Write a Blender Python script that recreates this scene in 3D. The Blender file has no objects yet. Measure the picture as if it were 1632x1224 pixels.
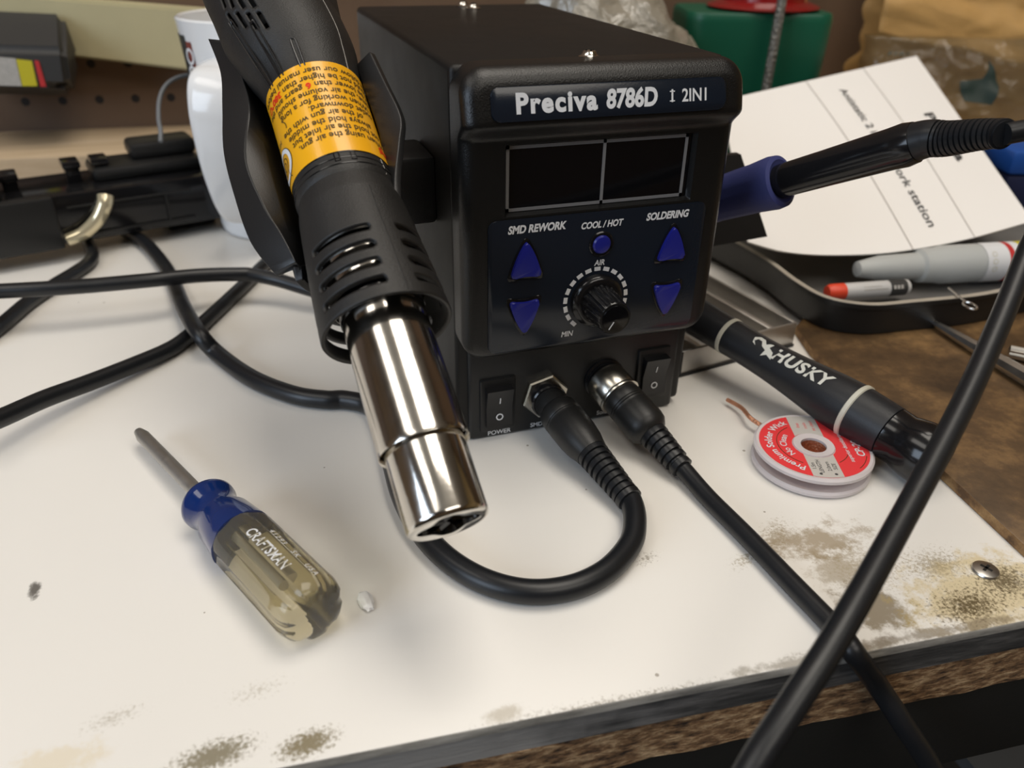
import bpy, bmesh, math, random
import numpy as np
from mathutils import Vector as V, Matrix, noise
random.seed(7)
S = bpy.context.scene
COL = S.collection
PI = math.pi

# ------------------------------------------------------------------ camera
FPX = 1262.0
CAM = V((-0.1143, -0.2429, 0.1823))
R0 = V((0.9485, -0.3164, 0.0140))      # right
R1 = V((-0.1497, -0.4870, -0.8605))    # down
R2 = V((0.2790, 0.8141, -0.5093))      # forward
cd = bpy.data.cameras.new('camera'); cam = bpy.data.objects.new('camera', cd); COL.objects.link(cam)
up = -R1
M = Matrix(((R0.x, up.x, -R2.x, CAM.x), (R0.y, up.y, -R2.y, CAM.y), (R0.z, up.z, -R2.z, CAM.z), (0, 0, 0, 1)))
cam.matrix_world = M
cd.sensor_width = 36.0; cd.lens = FPX / 1632 * 36.0
cd.clip_start = 0.01; cd.clip_end = 50
cd.dof.use_dof = True; cd.dof.focus_distance = 0.275; cd.dof.aperture_fstop = 11.0
S.camera = cam

# ------------------------------------------------------------------ light
S.view_settings.view_transform = 'Standard'; S.view_settings.look = 'None'
S.view_settings.gamma = 1.0; S.view_settings.exposure = 0.12
W = bpy.data.worlds.new('room_air'); S.world = W; W.use_nodes = True
W.node_tree.nodes['Background'].inputs[0].default_value = (0.86, 0.84, 0.82, 1)
W.node_tree.nodes['Background'].inputs[1].default_value = 0.05

def area(name, loc, target, sx, sy, power, col):
    l = bpy.data.lights.new(name, 'AREA'); l.shape = 'RECTANGLE'; l.size = sx; l.size_y = sy
    l.energy = power; l.color = col
    o = bpy.data.objects.new(name, l); COL.objects.link(o)
    o.location = loc
    o.rotation_euler = (V(target) - V(loc)).to_track_quat('-Z', 'Y').to_euler()
    return o
area('ceiling_lamp_front', (0.34, -1.15, 1.60), (0.05, 0.0, 0.0), 1.3, 0.70, 12.0, (1.0, 0.93, 0.83))
area('ceiling_lamp_back', (0.25, 0.10, 1.62), (0.0, 0.1, 0.0), 1.3, 0.75, 17.0, (1.0, 0.93, 0.83))
area('fill_light_left', (-0.95, -0.15, 1.60), (0.0, 0.05, 0.0), 1.3, 0.6, 8.0, (1.0, 0.94, 0.86))  # added fill that lifts the shadows on the left, no known lamp
area('window_light', (-1.75, -0.75, 0.70), (0.0, 0.0, 0.05), 1.0, 1.0, 16.0, (0.70, 0.83, 1.0))

# ------------------------------------------------------------------ helpers
def ray(u, v): return R0 * ((u - 816) / FPX) + R1 * ((v - 612) / FPX) + R2
def onz(u, v, z=0.0): d = ray(u, v); return CAM + d * ((z - CAM.z) / d.z)
def ony(u, v, y): d = ray(u, v); return CAM + d * ((y - CAM.y) / d.y)
def onx(u, v, x): d = ray(u, v); return CAM + d * ((x - CAM.x) / d.x)
def ond(u, v, dep): return CAM + ray(u, v) * dep

def thing(name, label, cat, loc, group=None):
    o = bpy.data.objects.new(name, None); COL.objects.link(o)
    o.empty_display_size = 0.02; o.location = loc
    o['label'] = label; o['category'] = cat
    if group: o['group'] = group
    return o
def tag(o, label, cat, group=None):
    o['label'] = label; o['category'] = cat
    if group: o['group'] = group
    return o
ORIG = {}
def obj(name, bm, mat, parent=None, sharp=35, label=None, smooth=True):
    me = bpy.data.meshes.new(name)
    bmesh.ops.recalc_face_normals(bm, faces=bm.faces)
    bm.to_mesh(me); bm.free()
    for m in (mat if isinstance(mat, (list, tuple)) else [mat]): me.materials.append(m)
    for p in me.polygons: p.use_smooth = smooth
    if smooth: me.set_sharp_from_angle(angle=math.radians(sharp))
    o = bpy.data.objects.new(name, me); COL.objects.link(o)
    if parent is not None:
        o.parent = parent
        base = ORIG.get(parent.name, V(parent.location) if parent.type == 'EMPTY' else V((0, 0, 0)))
        o.location = -base if parent.type == 'EMPTY' else (0, 0, 0)
    if label: o['label'] = label
    return o
def top(name, bm, mat, label, cat, group=None, **k):
    return tag(obj(name, bm, mat, None, **k), label, cat, group)
def NB(): return bmesh.new()

def frame(origin, z, x=None):
    z = V(z).normalized()
    if x is None: x = V((1, 0, 0)) if abs(z.x) < .9 else V((0, 1, 0))
    x = V(x); x = (x - z * x.dot(z)).normalized(); y = z.cross(x)
    m = Matrix((x, y, z)).transposed().to_4x4(); m.translation = V(origin); return m
ID = Matrix.Identity(4)

def box(bm, lo, hi, m=ID, bev=0.0, seg=2):
    r = bmesh.ops.create_cube(bm, size=1.0)
    vs = r['verts']
    for v in vs:
        v.co = m @ V([lo[i] + (v.co[i] + .5) * (hi[i] - lo[i]) for i in range(3)])
    if bev > 0:
        es = list({e for v in vs for e in v.link_edges})
        bmesh.ops.bevel(bm, geom=es, offset=bev, segments=seg, profile=.5, affect='EDGES')
def lathe(bm, prof, m=ID, n=32, rfun=None, cap0=True, cap1=True):
    """prof: list of (r,h) along local z"""
    rings = []
    for r, h in prof:
        ring = []
        for i in range(n):
            a = 2 * PI * i / n
            rr = r * (rfun(a, h) if rfun else 1)
            ring.append(bm.verts.new(m @ V((rr * math.cos(a), rr * math.sin(a), h))))
        rings.append(ring)
    for a, b in zip(rings, rings[1:]):
        for i in range(n):
            j = (i + 1) % n
            bm.faces.new((a[i], a[j], b[j], b[i]))
    if cap0 and prof[0][0] > 1e-6: bm.faces.new(rings[0][::-1])
    if cap1 and prof[-1][0] > 1e-6: bm.faces.new(rings[-1])
def crom(pts, n=10, closed=False):
    P = [V(p) for p in pts]; out = []
    N = len(P)
    rng = range(N if closed else N - 1)
    for i in rng:
        g = lambda k: P[k % N] if closed else P[min(max(k, 0), N - 1)]
        p0, p1, p2, p3 = g(i - 1), g(i), g(i + 1), g(i + 2)
        for k in range(n):
            t = k / n
            out.append(.5 * ((2 * p1) + (p2 - p0) * t + (2 * p0 - 5 * p1 + 4 * p2 - p3) * t * t + (3 * p1 - p0 - 3 * p2 + p3) * t ** 3))
    if not closed: out.append(P[-1])
    return out
def tube(bm, path, r, n=16, rfun=None):
    """path already dense. rfun(i,len)->radius"""
    L = len(path); rings = []
    t0 = (path[1] - path[0]).normalized()
    x = V((0, 0, 1)) if abs(t0.z) < .9 else V((1, 0, 0))
    x = (x - t0 * x.dot(t0)).normalized()
    for i, p in enumerate(path):
        t = (path[min(i + 1, L - 1)] - path[max(i - 1, 0)]).normalized()
        x = (x - t * x.dot(t)).normalized(); y = t.cross(x)
        rr = rfun(i, L) if rfun else r
        rings.append([bm.verts.new(p + (x * math.cos(2 * PI * k / n) + y * math.sin(2 * PI * k / n)) * rr) for k in range(n)])
    for a, b in zip(rings, rings[1:]):
        for i in range(n):
            j = (i + 1) % n; bm.faces.new((a[i], a[j], b[j], b[i]))
    bm.faces.new(rings[0][::-1]); bm.faces.new(rings[-1])
def prism(bm, poly, h0, h1, m=ID, bev=0.0, seg=2):
    """poly: 2D points; extruded in local z from h0 to h1 (h1 bevelled)"""
    a = [bm.verts.new(m @ V((x, y, h0))) for x, y in poly]
    b = [bm.verts.new(m @ V((x, y, h1))) for x, y in poly]
    n = len(poly); fs = [bm.faces.new(a[::-1])]; ft = bm.faces.new(b)
    for i in range(n):
        j = (i + 1) % n; bm.faces.new((a[i], a[j], b[j], b[i]))
    if bev > 0:
        bmesh.ops.bevel(bm, geom=list(ft.edges), offset=bev, segments=seg, profile=.5, affect='EDGES')
def rrect(x0, x1, y0, y1, r, n=5):
    out = []
    for cx, cy, a0 in ((x1 - r, y1 - r, 0), (x0 + r, y1 - r, 90), (x0 + r, y0 + r, 180), (x1 - r, y0 + r, 270)):
        for k in range(n + 1):
            a = math.radians(a0 + 90 * k / n); out.append((cx + r * math.cos(a), cy + r * math.sin(a)))
    return out
def circ(cx, cy, r, n=24): return [(cx + r * math.cos(2 * PI * i / n), cy + r * math.sin(2 * PI * i / n)) for i in range(n)]
def ringp(bm, cx, cy, r0, r1, h0, h1, m=ID, a0=0, a1=2 * PI, n=40):
    """flat arc band with thickness"""
    vs = []
    full = abs(a1 - a0 - 2 * PI) < 1e-6
    for i in range(n + 1):
        a = a0 + (a1 - a0) * i / n; c, s = math.cos(a), math.sin(a)
        vs.append([bm.verts.new(m @ V((cx + r * c, cy + r * s, h))) for r, h in ((r0, h0), (r1, h0), (r1, h1), (r0, h1))])
    for a, b in zip(vs, vs[1:]):
        for k in range(4): bm.faces.new((a[k], a[(k + 1) % 4], b[(k + 1) % 4], b[k]))
    if not full:
        bm.faces.new(vs[0][::-1]); bm.faces.new(vs[-1])
    else: bmesh.ops.remove_doubles(bm, verts=[v for q in vs for v in q], dist=1e-7)
def text(s, size, align='CENTER', shear=0.0, bold=0.0, sx=1.0, space=1.0, thick=0.0):
    """triangulated lettering in the local xy plane"""
    c = bpy.data.curves.new('t', 'FONT'); c.body = s; c.size = size; c.align_x = align; c.align_y = 'CENTER'
    c.shear = shear; c.offset = bold * size; c.space_character = space; c.resolution_u = 4
    c.extrude = thick
    o = bpy.data.objects.new('t', c); COL.objects.link(o)
    dg = bpy.context.evaluated_depsgraph_get(); dg.update()
    me = bpy.data.meshes.new_from_object(o.evaluated_get(dg))
    bm = bmesh.new(); bm.from_mesh(me)
    bpy.data.objects.remove(o); bpy.data.curves.remove(c); bpy.data.meshes.remove(me)
    for v in bm.verts: v.co.x *= sx
    return bm
def place(bm, f):
    for v in bm.verts: v.co = f(v.co)
    return bm
def merge(dst, src):
    me = bpy.data.meshes.new('m'); src.to_mesh(me); src.free(); dst.from_mesh(me); bpy.data.meshes.remove(me)

# ------------------------------------------------------------------ materials
def nmat(name):
    m = bpy.data.materials.new(name); m.use_nodes = True
    nt = m.node_tree; return m, nt, nt.nodes['Principled BSDF']
def N(nt, t, **k):
    n = nt.nodes.new(t)
    for a, b in k.items():
        if a.startswith('i_'): n.inputs[a[2:].replace('_', ' ')].default_value = b
        else: setattr(n, a, b)
    return n
def mat(name, col, rough=.5, metal=0.0, bump=0.0, bscale=1500.0, var=0.0, vscale=60.0, spec=.5, trans=0.0, ior=1.45, coat=0.0, sss=0.0, dist=0.0003, emit=None, rvar=0.0):
    m, nt, b = nmat(name); L = nt.links.new
    b.inputs['Base Color'].default_value = (*col, 1); b.inputs['Roughness'].default_value = rough
    b.inputs['Metallic'].default_value = metal; b.inputs['Specular IOR Level'].default_value = spec
    b.inputs['Transmission Weight'].default_value = trans; b.inputs['IOR'].default_value = ior
    b.inputs['Coat Weight'].default_value = coat; b.inputs['Coat Roughness'].default_value = .08
    if sss: b.inputs['Subsurface Weight'].default_value = sss; b.inputs['Subsurface Scale'].default_value = .004
    tc = N(nt, 'ShaderNodeTexCoord')
    if bump:
        n = N(nt, 'ShaderNodeTexNoise', i_Scale=bscale, i_Detail=3.0); L(tc.outputs['Object'], n.inputs['Vector'])
        bp = N(nt, 'ShaderNodeBump', i_Strength=bump, i_Distance=dist); L(n.outputs[0], bp.inputs['Height']); L(bp.outputs[0], b.inputs['Normal'])
    if var or rvar:
        n = N(nt, 'ShaderNodeTexNoise', i_Scale=vscale, i_Detail=5.0); L(tc.outputs['Object'], n.inputs['Vector'])
        if var:
            mx = N(nt, 'ShaderNodeMix', data_type='RGBA')
            mx.inputs[6].default_value = (*[c * (1 - var) for c in col], 1); mx.inputs[7].default_value = (*[min(1, c * (1 + var)) for c in col], 1)
            L(n.outputs[0], mx.inputs[0]); L(mx.outputs[2], b.inputs['Base Color'])
        if rvar:
            mr = N(nt, 'ShaderNodeMapRange'); mr.inputs[3].default_value = max(0, rough - rvar); mr.inputs[4].default_value = min(1, rough + rvar)
            L(n.outputs[0], mr.inputs[0]); L(mr.outputs[0], b.inputs['Roughness'])
    return m
MT = dict(
    case=mat('black_powder_coat', (.009, .0085, .008), .42, bump=.25, bscale=2600, rvar=.06, spec=.3),
    bezel=mat('black_textured_plastic', (.006, .006, .006), .32, bump=.35, bscale=2200),
    panel=mat('navy_panel_film', (.008, .012, .020), .2, bump=.05),
    blackgloss=mat('gloss_black_plastic', (.008, .008, .009), .16),
    black=mat('black_plastic', (.013, .013, .013), .4, bump=.12, bscale=1800),
    rubber=mat('black_cord_rubber', (.010, .011, .013), .36, bump=.06, bscale=900, rvar=.06, vscale=120),
    gun=mat('gun_black_nylon', (.016, .0155, .015), .46, bump=.45, bscale=2400, var=.3, vscale=90),
    holder=mat('holder_black_plastic', (.013, .013, .0135), .34, bump=.15, bscale=2600),
    chrome=mat('chrome_tube', (.66, .63, .58), .14, 1.0, bump=.04, bscale=700, rvar=.05, vscale=200),
    steel=mat('bright_steel', (.68, .66, .62), .30, 1.0, rvar=.08, vscale=150),
    brush=mat('satin_steel', (.62, .60, .57), .42, 1.0, rvar=.1, vscale=80),
    white=mat('white_print', (.72, .73, .75), .5),
    frame=mat('grey_display_frame', (.20, .20, .205), .4),
    screen=mat('display_glass', (.004, .004, .005), .06),
    blue=mat('blue_button', (.012, .016, .22), .28),
    foam=mat('blue_foam_grip', (.035, .045, .17), .6, bump=.3, bscale=900),
    nut=mat('nickel_nut', (.62, .59, .52), .26, 1.0),
    collar=mat('blue_acetate', (.005, .022, .12), .12, coat=.4),
    clear=mat('clear_amber_acetate', (.80, .73, .52), .04, trans=.93, ior=1.36),
    shaft=mat('screwdriver_shaft', (.46, .44, .41), .48, 1.0, rvar=.1, vscale=300),
    ceramic=mat('white_glazed_mug', (.78, .79, .80), .14, coat=.3),
    spool=mat('clear_pink_plastic', (.92, .85, .85), .3, trans=.35, ior=1.35),
    red=mat('spool_red_label', (.80, .050, .055), .42),
    greylab=mat('spool_grey_label', (.55, .52, .48), .5),
    copper=mat('copper_braid', (.62, .30, .18), .45, .8, bump=.8, bscale=900, dist=.001),
    husky=mat('black_santoprene', (.017, .018, .021), .42, bump=.15, bscale=1500),
    cream=mat('cream_band', (.62, .60, .50), .4),
    lettersilver=mat('silver_lettering', (.74, .73, .66), .35),
    paper=mat('manual_paper', (.91, .89, .87), .8, bump=.05, bscale=60, dist=.001),
    ink=mat('black_ink', (.05, .05, .05), .7),
    crease=mat('paper_crease', (.42, .40, .37), .9),
    yellow=mat('yellow_sticker', (.86, .42, .008), .3, coat=.3),
    redink=mat('red_ink', (.75, .03, .01), .4),
    darkink=mat('dark_ink', (.06, .04, .01), .5),
    green=mat('green_enamel_steel', (.005, .085, .045), .4, bump=.05, bscale=60, dist=.001),
    redpl=mat('red_enamel', (.20, .006, .006), .2, coat=.5),
    kraft=mat('kraft_paper', (.46, .27, .09), .62, bump=.5, bscale=40, dist=.003, var=.2, vscale=25),
    trayrim=mat('rim_sheen_beige', (.40, .36, .30), .45, var=.2, vscale=120),  # light reflected along the rim, painted as a beige colour
    tray=mat('black_tray', (.011, .011, .011), .42, bump=.2, bscale=700),
    trayfloor=mat('grey_tray_floor', (.13, .125, .12), .6, var=.4, vscale=40),  # mottled grey, much paler than the tray body
    bottle=mat('milky_bottle', (.62, .64, .63), .35, trans=.25, ior=1.3),
    orange=mat('red_orange_cap', (.75, .07, .03), .4),
    greyp=mat('pale_grey_plastic', (.55, .54, .53), .45),
    darkgrey=mat('charcoal_plastic', (.035, .034, .033), .5, bump=.2, bscale=700),
    labyel=mat('yellow_label', (.55, .48, .02), .5), labred=mat('red_label', (.50, .03, .03), .5), labgrey=mat('grey_label', (.42, .40, .37), .5, var=.3, vscale=300),
    bluebox=mat('blue_plastic', (.012, .07, .30), .4), navy=mat('dark_navy_plastic', (.010, .014, .05), .5),
    wall_rail=mat('cream_painted_wood', (.50, .45, .27), .6, var=.18, vscale=18, bump=.2, bscale=60, dist=.001),
    railmetal=mat('black_bench_steel', (.014, .014, .013), .45, bump=.2, bscale=500),
    floor=mat('dark_concrete', (.035, .033, .03), .8, var=.4, vscale=6),
    hose=mat('dull_braided_wire', (.20, .19, .17), .45, .7, bump=1.0, bscale=420, dist=.002, var=.7, vscale=420),
    pipe=mat('grey_steel_bar', (.14, .15, .16), .5),
    blob=mat('clear_plastic_scrap', (.96, .96, .96), .08, trans=.08, ior=1.45, coat=.5),
    ochre=mat('ochre_workshop_wall', (.60, .40, .16), .6, var=.2, vscale=3),
    ceil=mat('ceiling_paint', (.62, .58, .50), .8), roomwall=mat('workshop_wall', (.30, .21, .125), .7, var=.3, vscale=3),
    holeshade=mat('dark_hole', (.01, .008, .006), .8),  # near-black colour standing in for the shade inside holes
    clip=mat('clear_clip_gold_glint', (.75, .66, .45), .12, .6),  # golden reflection on the clear clip put into its colour
    mugprint=mat('mug_dark_print', (.035, .04, .04), .35), mugred=mat('mug_red_print', (.22, .05, .04), .35),
)
def stain_material():
    m, nt, b = nmat('white_bench_sheet'); L = nt.links.new
    tc = N(nt, 'ShaderNodeTexCoord'); P = tc.outputs['Object']
    fine = N(nt, 'ShaderNodeTexNoise', i_Scale=900.0, i_Detail=6.0, i_Roughness=.7); L(P, fine.inputs['Vector'])
    mid = N(nt, 'ShaderNodeTexNoise', i_Scale=130.0, i_Detail=8.0, i_Roughness=.72); L(P, mid.inputs['Vector'])
    low = N(nt, 'ShaderNodeTexNoise', i_Scale=9.0, i_Detail=3.0); L(P, low.inputs['Vector'])
    base = N(nt, 'ShaderNodeMix', data_type='RGBA'); base.inputs[6].default_value = (.785, .76, .715, 1); base.inputs[7].default_value = (.84, .815, .77, 1)
    L(low.outputs[0], base.inputs[0]); cur = base.outputs[2]
    def mth(op, a, b2=None):
        n = N(nt, 'ShaderNodeMath', operation=op)
        for i, x in enumerate((a, b2)):
            if x is None: continue
            if isinstance(x, (int, float)): n.inputs[i].default_value = x
            else: L(x, n.inputs[i])
        return n.outputs[0]
    # (pixel centre, rx, ry in m, rotation deg, colour, noise choice, threshold bias, strength)
    ST = [((1300, 862), .026, .013, -8, (.29, .21, .11), mid, .50, .75), ((1335, 905), .013, .010, 10, (.30, .23, .13), mid, .47, .6),
          ((1395, 968), .012, .011, 0, (.22, .17, .10), mid, .42, .85), ((1235, 858), .016, .008, 40, (.35, .28, .18), fine, .56, .7),
          ((1575, 945), .030, .017, 0, (.58, .42, .10), mid, .40, .55), ((1545, 965), .022, .012, 0, (.10, .07, .03), fine, .56, .95),
          ((1600, 925), .016, .012, 0, (.11, .08, .04), fine, .55, .9), ((1490, 900), .020, .012, 0, (.30, .24, .14), fine, .58, .7),
          ((340, 1205), .011, .0048, 5, (.16, .13, .06), fine, .44, .85), ((490, 1185), .0085, .0042, 5, (.17, .13, .05), fine, .44, .9),
          ((805, 1136), .006, .0028, 5, (.34, .28, .18), mid, .40, .55), ((180, 1145), .016, .006, 10, (.24, .19, .10), fine, .64, .45),
          ((410, 1100), .018, .007, 8, (.30, .25, .16), fine, .66, .4), ((90, 1215), .014, .006, 0, (.66, .52, .26), mid, .45, .35),
          ((1190, 890), .014, .006, 20, (.32, .26, .16), fine, .62, .7), ((1030, 890), .010, .005, 20, (.25, .22, .17), fine, .64, .8),
          ((55, 940), .002, .004, 0, (.08, .07, .06), mid, .40, .9), ((1000, 1120), .05, .004, -6, (.20, .17, .12), fine, .54, .7),
          ((1300, 1050), .05, .003, -6, (.20, .17, .12), mid, .50, .6), ((1480, 1010), .05, .003, -6, (.2, .16, .11), mid, .48, .7),
          ((700, 1190), .05, .0025, -5, (.22, .19, .14), fine, .57, .7), ((1380, 905), .03, .02, 0, (.40, .33, .22), fine, .60, .6)]
    for (u, v), rx, ry, rot, col, nz, thr, st in ST:
        c = onz(u, v)
        mp = N(nt, 'ShaderNodeMapping', vector_type='TEXTURE'); L(P, mp.inputs['Vector'])
        mp.inputs['Location'].default_value = (c.x, c.y, 0); mp.inputs['Rotation'].default_value = (0, 0, math.radians(rot))
        mp.inputs['Scale'].default_value = (rx, ry, 1)
        ln = N(nt, 'ShaderNodeVectorMath', operation='LENGTH'); L(mp.outputs[0], ln.inputs[0])
        fall = mth('SUBTRACT', 1.25, ln.outputs['Value'])
        fall = mth('MULTIPLY', fall, .32)
        s = mth('ADD', nz.outputs[0], fall)
        mr = N(nt, 'ShaderNodeMapRange', interpolation_type='SMOOTHSTEP'); L(s, mr.inputs[0])
        mr.inputs[1].default_value = thr + .12; mr.inputs[2].default_value = thr + .34; mr.inputs[4].default_value = st
        inside = mth('LESS_THAN', ln.outputs['Value'], 1.25)
        f = mth('MULTIPLY', mr.outputs[0], inside)
        mx = N(nt, 'ShaderNodeMix', data_type='RGBA'); L(cur, mx.inputs[6]); mx.inputs[7].default_value = (*col, 1); L(f, mx.inputs[0]); cur = mx.outputs[2]
    # scattered specks
    vo = N(nt, 'ShaderNodeTexVoronoi', i_Scale=75.0); L(P, vo.inputs['Vector'])
    sp = mth('LESS_THAN', vo.outputs['Distance'], .045)
    se = N(nt, 'ShaderNodeSeparateColor'); L(vo.outputs['Color'], se.inputs[0])
    sp = mth('MULTIPLY', sp, mth('LESS_THAN', se.outputs[0], .35))
    mx = N(nt, 'ShaderNodeMix', data_type='RGBA'); L(cur, mx.inputs[6]); mx.inputs[7].default_value = (.20, .16, .11, 1); L(mth('MULTIPLY', sp, .7), mx.inputs[0]); cur = mx.outputs[2]
    L(cur, b.inputs['Base Color'])
    b.inputs['Roughness'].default_value = .30
    b.inputs['Specular IOR Level'].default_value = .45
    bp = N(nt, 'ShaderNodeBump', i_Strength=.05, i_Distance=.0004); L(mid.outputs[0], bp.inputs['Height']); L(bp.outputs[0], b.inputs['Normal'])
    return m
def wood_material(name, c0, c1, c2, scale, stretch, rough=.7, bump=.5, dist=.001, rot=0.0):
    m, nt, b = nmat(name); L = nt.links.new
    tc = N(nt, 'ShaderNodeTexCoord'); mp = N(nt, 'ShaderNodeMapping'); L(tc.outputs['Object'], mp.inputs['Vector'])
    mp.inputs['Scale'].default_value = stretch; mp.inputs['Rotation'].default_value = (0, 0, rot)
    n = N(nt, 'ShaderNodeTexNoise', i_Scale=scale, i_Detail=7.0, i_Roughness=.68); L(mp.outputs[0], n.inputs['Vector'])
    cr = N(nt, 'ShaderNodeValToRGB'); L(n.outputs[0], cr.inputs[0])
    e = cr.color_ramp.elements; e[0].position = .34; e[0].color = (*c0, 1); e[1].position = .68; e[1].color = (*c2, 1)
    k = cr.color_ramp.elements.new(.5); k.color = (*c1, 1)
    L(cr.outputs[0], b.inputs['Base Color']); b.inputs['Roughness'].default_value = rough
    bp = N(nt, 'ShaderNodeBump', i_Strength=bump, i_Distance=dist); L(n.outputs[0], bp.inputs['Height']); L(bp.outputs[0], b.inputs['Normal'])
    return m
SHEET = stain_material()
CHIP = wood_material('chipboard_edge', (.030, .014, .006), (.33, .18, .08), (.85, .60, .34), 420, (.35, .35, 1), .7, 1.0, .003)
PLY = wood_material('dark_laminate_edge', (.020, .020, .021), (.07, .068, .066), (.20, .19, .18), 200, (.12, .12, 1), .6, .5, .0015)
BOARD = wood_material('worn_brown_hardboard', (.045, .026, .012), (.105, .060, .026), (.26, .15, .060), 28, (1, 1, 1), .42, .2, .001)
def add_dirt_gradient(m, col, x0, x1):
    nt = m.node_tree; L = nt.links.new; b = nt.nodes['Principled BSDF']; src = b.inputs['Base Color'].links[0].from_socket
    tc = N(nt, 'ShaderNodeTexCoord'); se = N(nt, 'ShaderNodeSeparateXYZ'); L(tc.outputs['Object'], se.inputs[0])
    n = N(nt, 'ShaderNodeTexNoise', i_Scale=45.0, i_Detail=5.0); L(tc.outputs['Object'], n.inputs['Vector'])
    ad = N(nt, 'ShaderNodeMath', operation='MULTIPLY_ADD'); L(n.outputs[0], ad.inputs[0]); ad.inputs[1].default_value = .10; L(se.outputs[0], ad.inputs[2])
    mr = N(nt, 'ShaderNodeMapRange', interpolation_type='SMOOTHSTEP'); L(ad.outputs[0], mr.inputs[0]); mr.inputs[1].default_value = x1 + .05; mr.inputs[2].default_value = x0 + .05; mr.inputs[3].default_value = .85; mr.inputs[4].default_value = 0
    mx = N(nt, 'ShaderNodeMix', data_type='RGBA'); L(src, mx.inputs[6]); mx.inputs[7].default_value = (*col, 1); L(mr.outputs[0], mx.inputs[0]); L(mx.outputs[2], b.inputs['Base Color'])
add_dirt_gradient(PLY, (.36, .35, .335), -.015, -.075)
SHEETEDGE = wood_material('grimy_sheet_edge', (.10, .095, .085), (.30, .285, .255), (.48, .46, .42), 150, (.2, .2, 1), .5, .3)
def pegboard_material():
    m, nt, b = nmat('pegboard'); L = nt.links.new
    tc = N(nt, 'ShaderNodeTexCoord')
    sc = N(nt, 'ShaderNodeVectorMath', operation='SCALE'); L(tc.outputs['Object'], sc.inputs[0]); sc.inputs['Scale'].default_value = 1 / .0254
    ad = N(nt, 'ShaderNodeVectorMath', operation='ADD'); L(sc.outputs[0], ad.inputs[0]); ad.inputs[1].default_value = (.5, .5, .5)
    fr = N(nt, 'ShaderNodeVectorMath', operation='FRACTION'); L(ad.outputs[0], fr.inputs[0])
    su = N(nt, 'ShaderNodeVectorMath', operation='SUBTRACT'); L(fr.outputs[0], su.inputs[0]); su.inputs[1].default_value = (.5, .5, .5)
    mu = N(nt, 'ShaderNodeVectorMath', operation='MULTIPLY'); L(su.outputs[0], mu.inputs[0]); mu.inputs[1].default_value = (1, 0, 1)
    ln = N(nt, 'ShaderNodeVectorMath', operation='LENGTH'); L(mu.outputs[0], ln.inputs[0])
    l0 = N(nt, 'ShaderNodeMath', operation='LESS_THAN'); L(ln.outputs['Value'], l0.inputs[0]); l0.inputs[1].default_value = .12
    sx_ = N(nt, 'ShaderNodeSeparateXYZ'); L(tc.outputs['Object'], sx_.inputs[0])
    l1_ = N(nt, 'ShaderNodeMath', operation='LESS_THAN'); L(sx_.outputs[0], l1_.inputs[0]); l1_.inputs[1].default_value = .34
    lt = N(nt, 'ShaderNodeMath', operation='MULTIPLY'); L(l0.outputs[0], lt.inputs[0]); L(l1_.outputs[0], lt.inputs[1])
    n = N(nt, 'ShaderNodeTexNoise', i_Scale=14.0, i_Detail=5.0); L(tc.outputs['Object'], n.inputs['Vector'])
    c = N(nt, 'ShaderNodeMix', data_type='RGBA'); c.inputs[6].default_value = (.085, .047, .026, 1); c.inputs[7].default_value = (.16, .098, .056, 1); L(n.outputs[0], c.inputs[0])
    mx = N(nt, 'ShaderNodeMix', data_type='RGBA'); L(c.outputs[2], mx.inputs[6]); mx.inputs[7].default_value = (.006, .004, .003, 1); L(lt.outputs[0], mx.inputs[0])
    L(mx.outputs[2], b.inputs['Base Color']); b.inputs['Roughness'].default_value = .65
    return m
PEG = pegboard_material()
def clearbag_material(name, tint, alpha, rough=.18, bscale=55):
    m, nt, b = nmat(name); L = nt.links.new
    b.inputs['Base Color'].default_value = (*tint, 1); b.inputs['Roughness'].default_value = rough
    b.inputs['Alpha'].default_value = alpha; b.inputs['Specular IOR Level'].default_value = .8
    tc = N(nt, 'ShaderNodeTexCoord'); n = N(nt, 'ShaderNodeTexNoise', i_Scale=bscale, i_Detail=4.0, i_Distortion=.6); L(tc.outputs['Object'], n.inputs['Vector'])
    bp = N(nt, 'ShaderNodeBump', i_Strength=.9, i_Distance=.006); L(n.outputs[0], bp.inputs['Height']); L(bp.outputs[0], b.inputs['Normal'])
    return m
BAG = clearbag_material('grey_poly_bag', (.30, .27, .215), .9)
BAG2 = clearbag_material('clear_poly_bag', (.22, .17, .10), .30, .12, 40)
BAGPRINT = mat('dark_green_print', (.012, .028, .022), .5)
BAGSMUDGE = mat('olive_print', (.07, .075, .055), .5)

# ------------------------------------------------------------------ setting
TD = V((.2173, -.0197, 0)).normalized(); TN = V((-TD.y, TD.x, 0))       # bench front edge direction / inward
wA = ond(190, 156, .60)
WD = TD.copy(); WN = -TN                                                # wall direction / towards the room
E0 = onz(1632, 990)
def wallpt(s, z=0, off=0): return wA + WD * s + V((0, 0, z)) + WN * off
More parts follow.
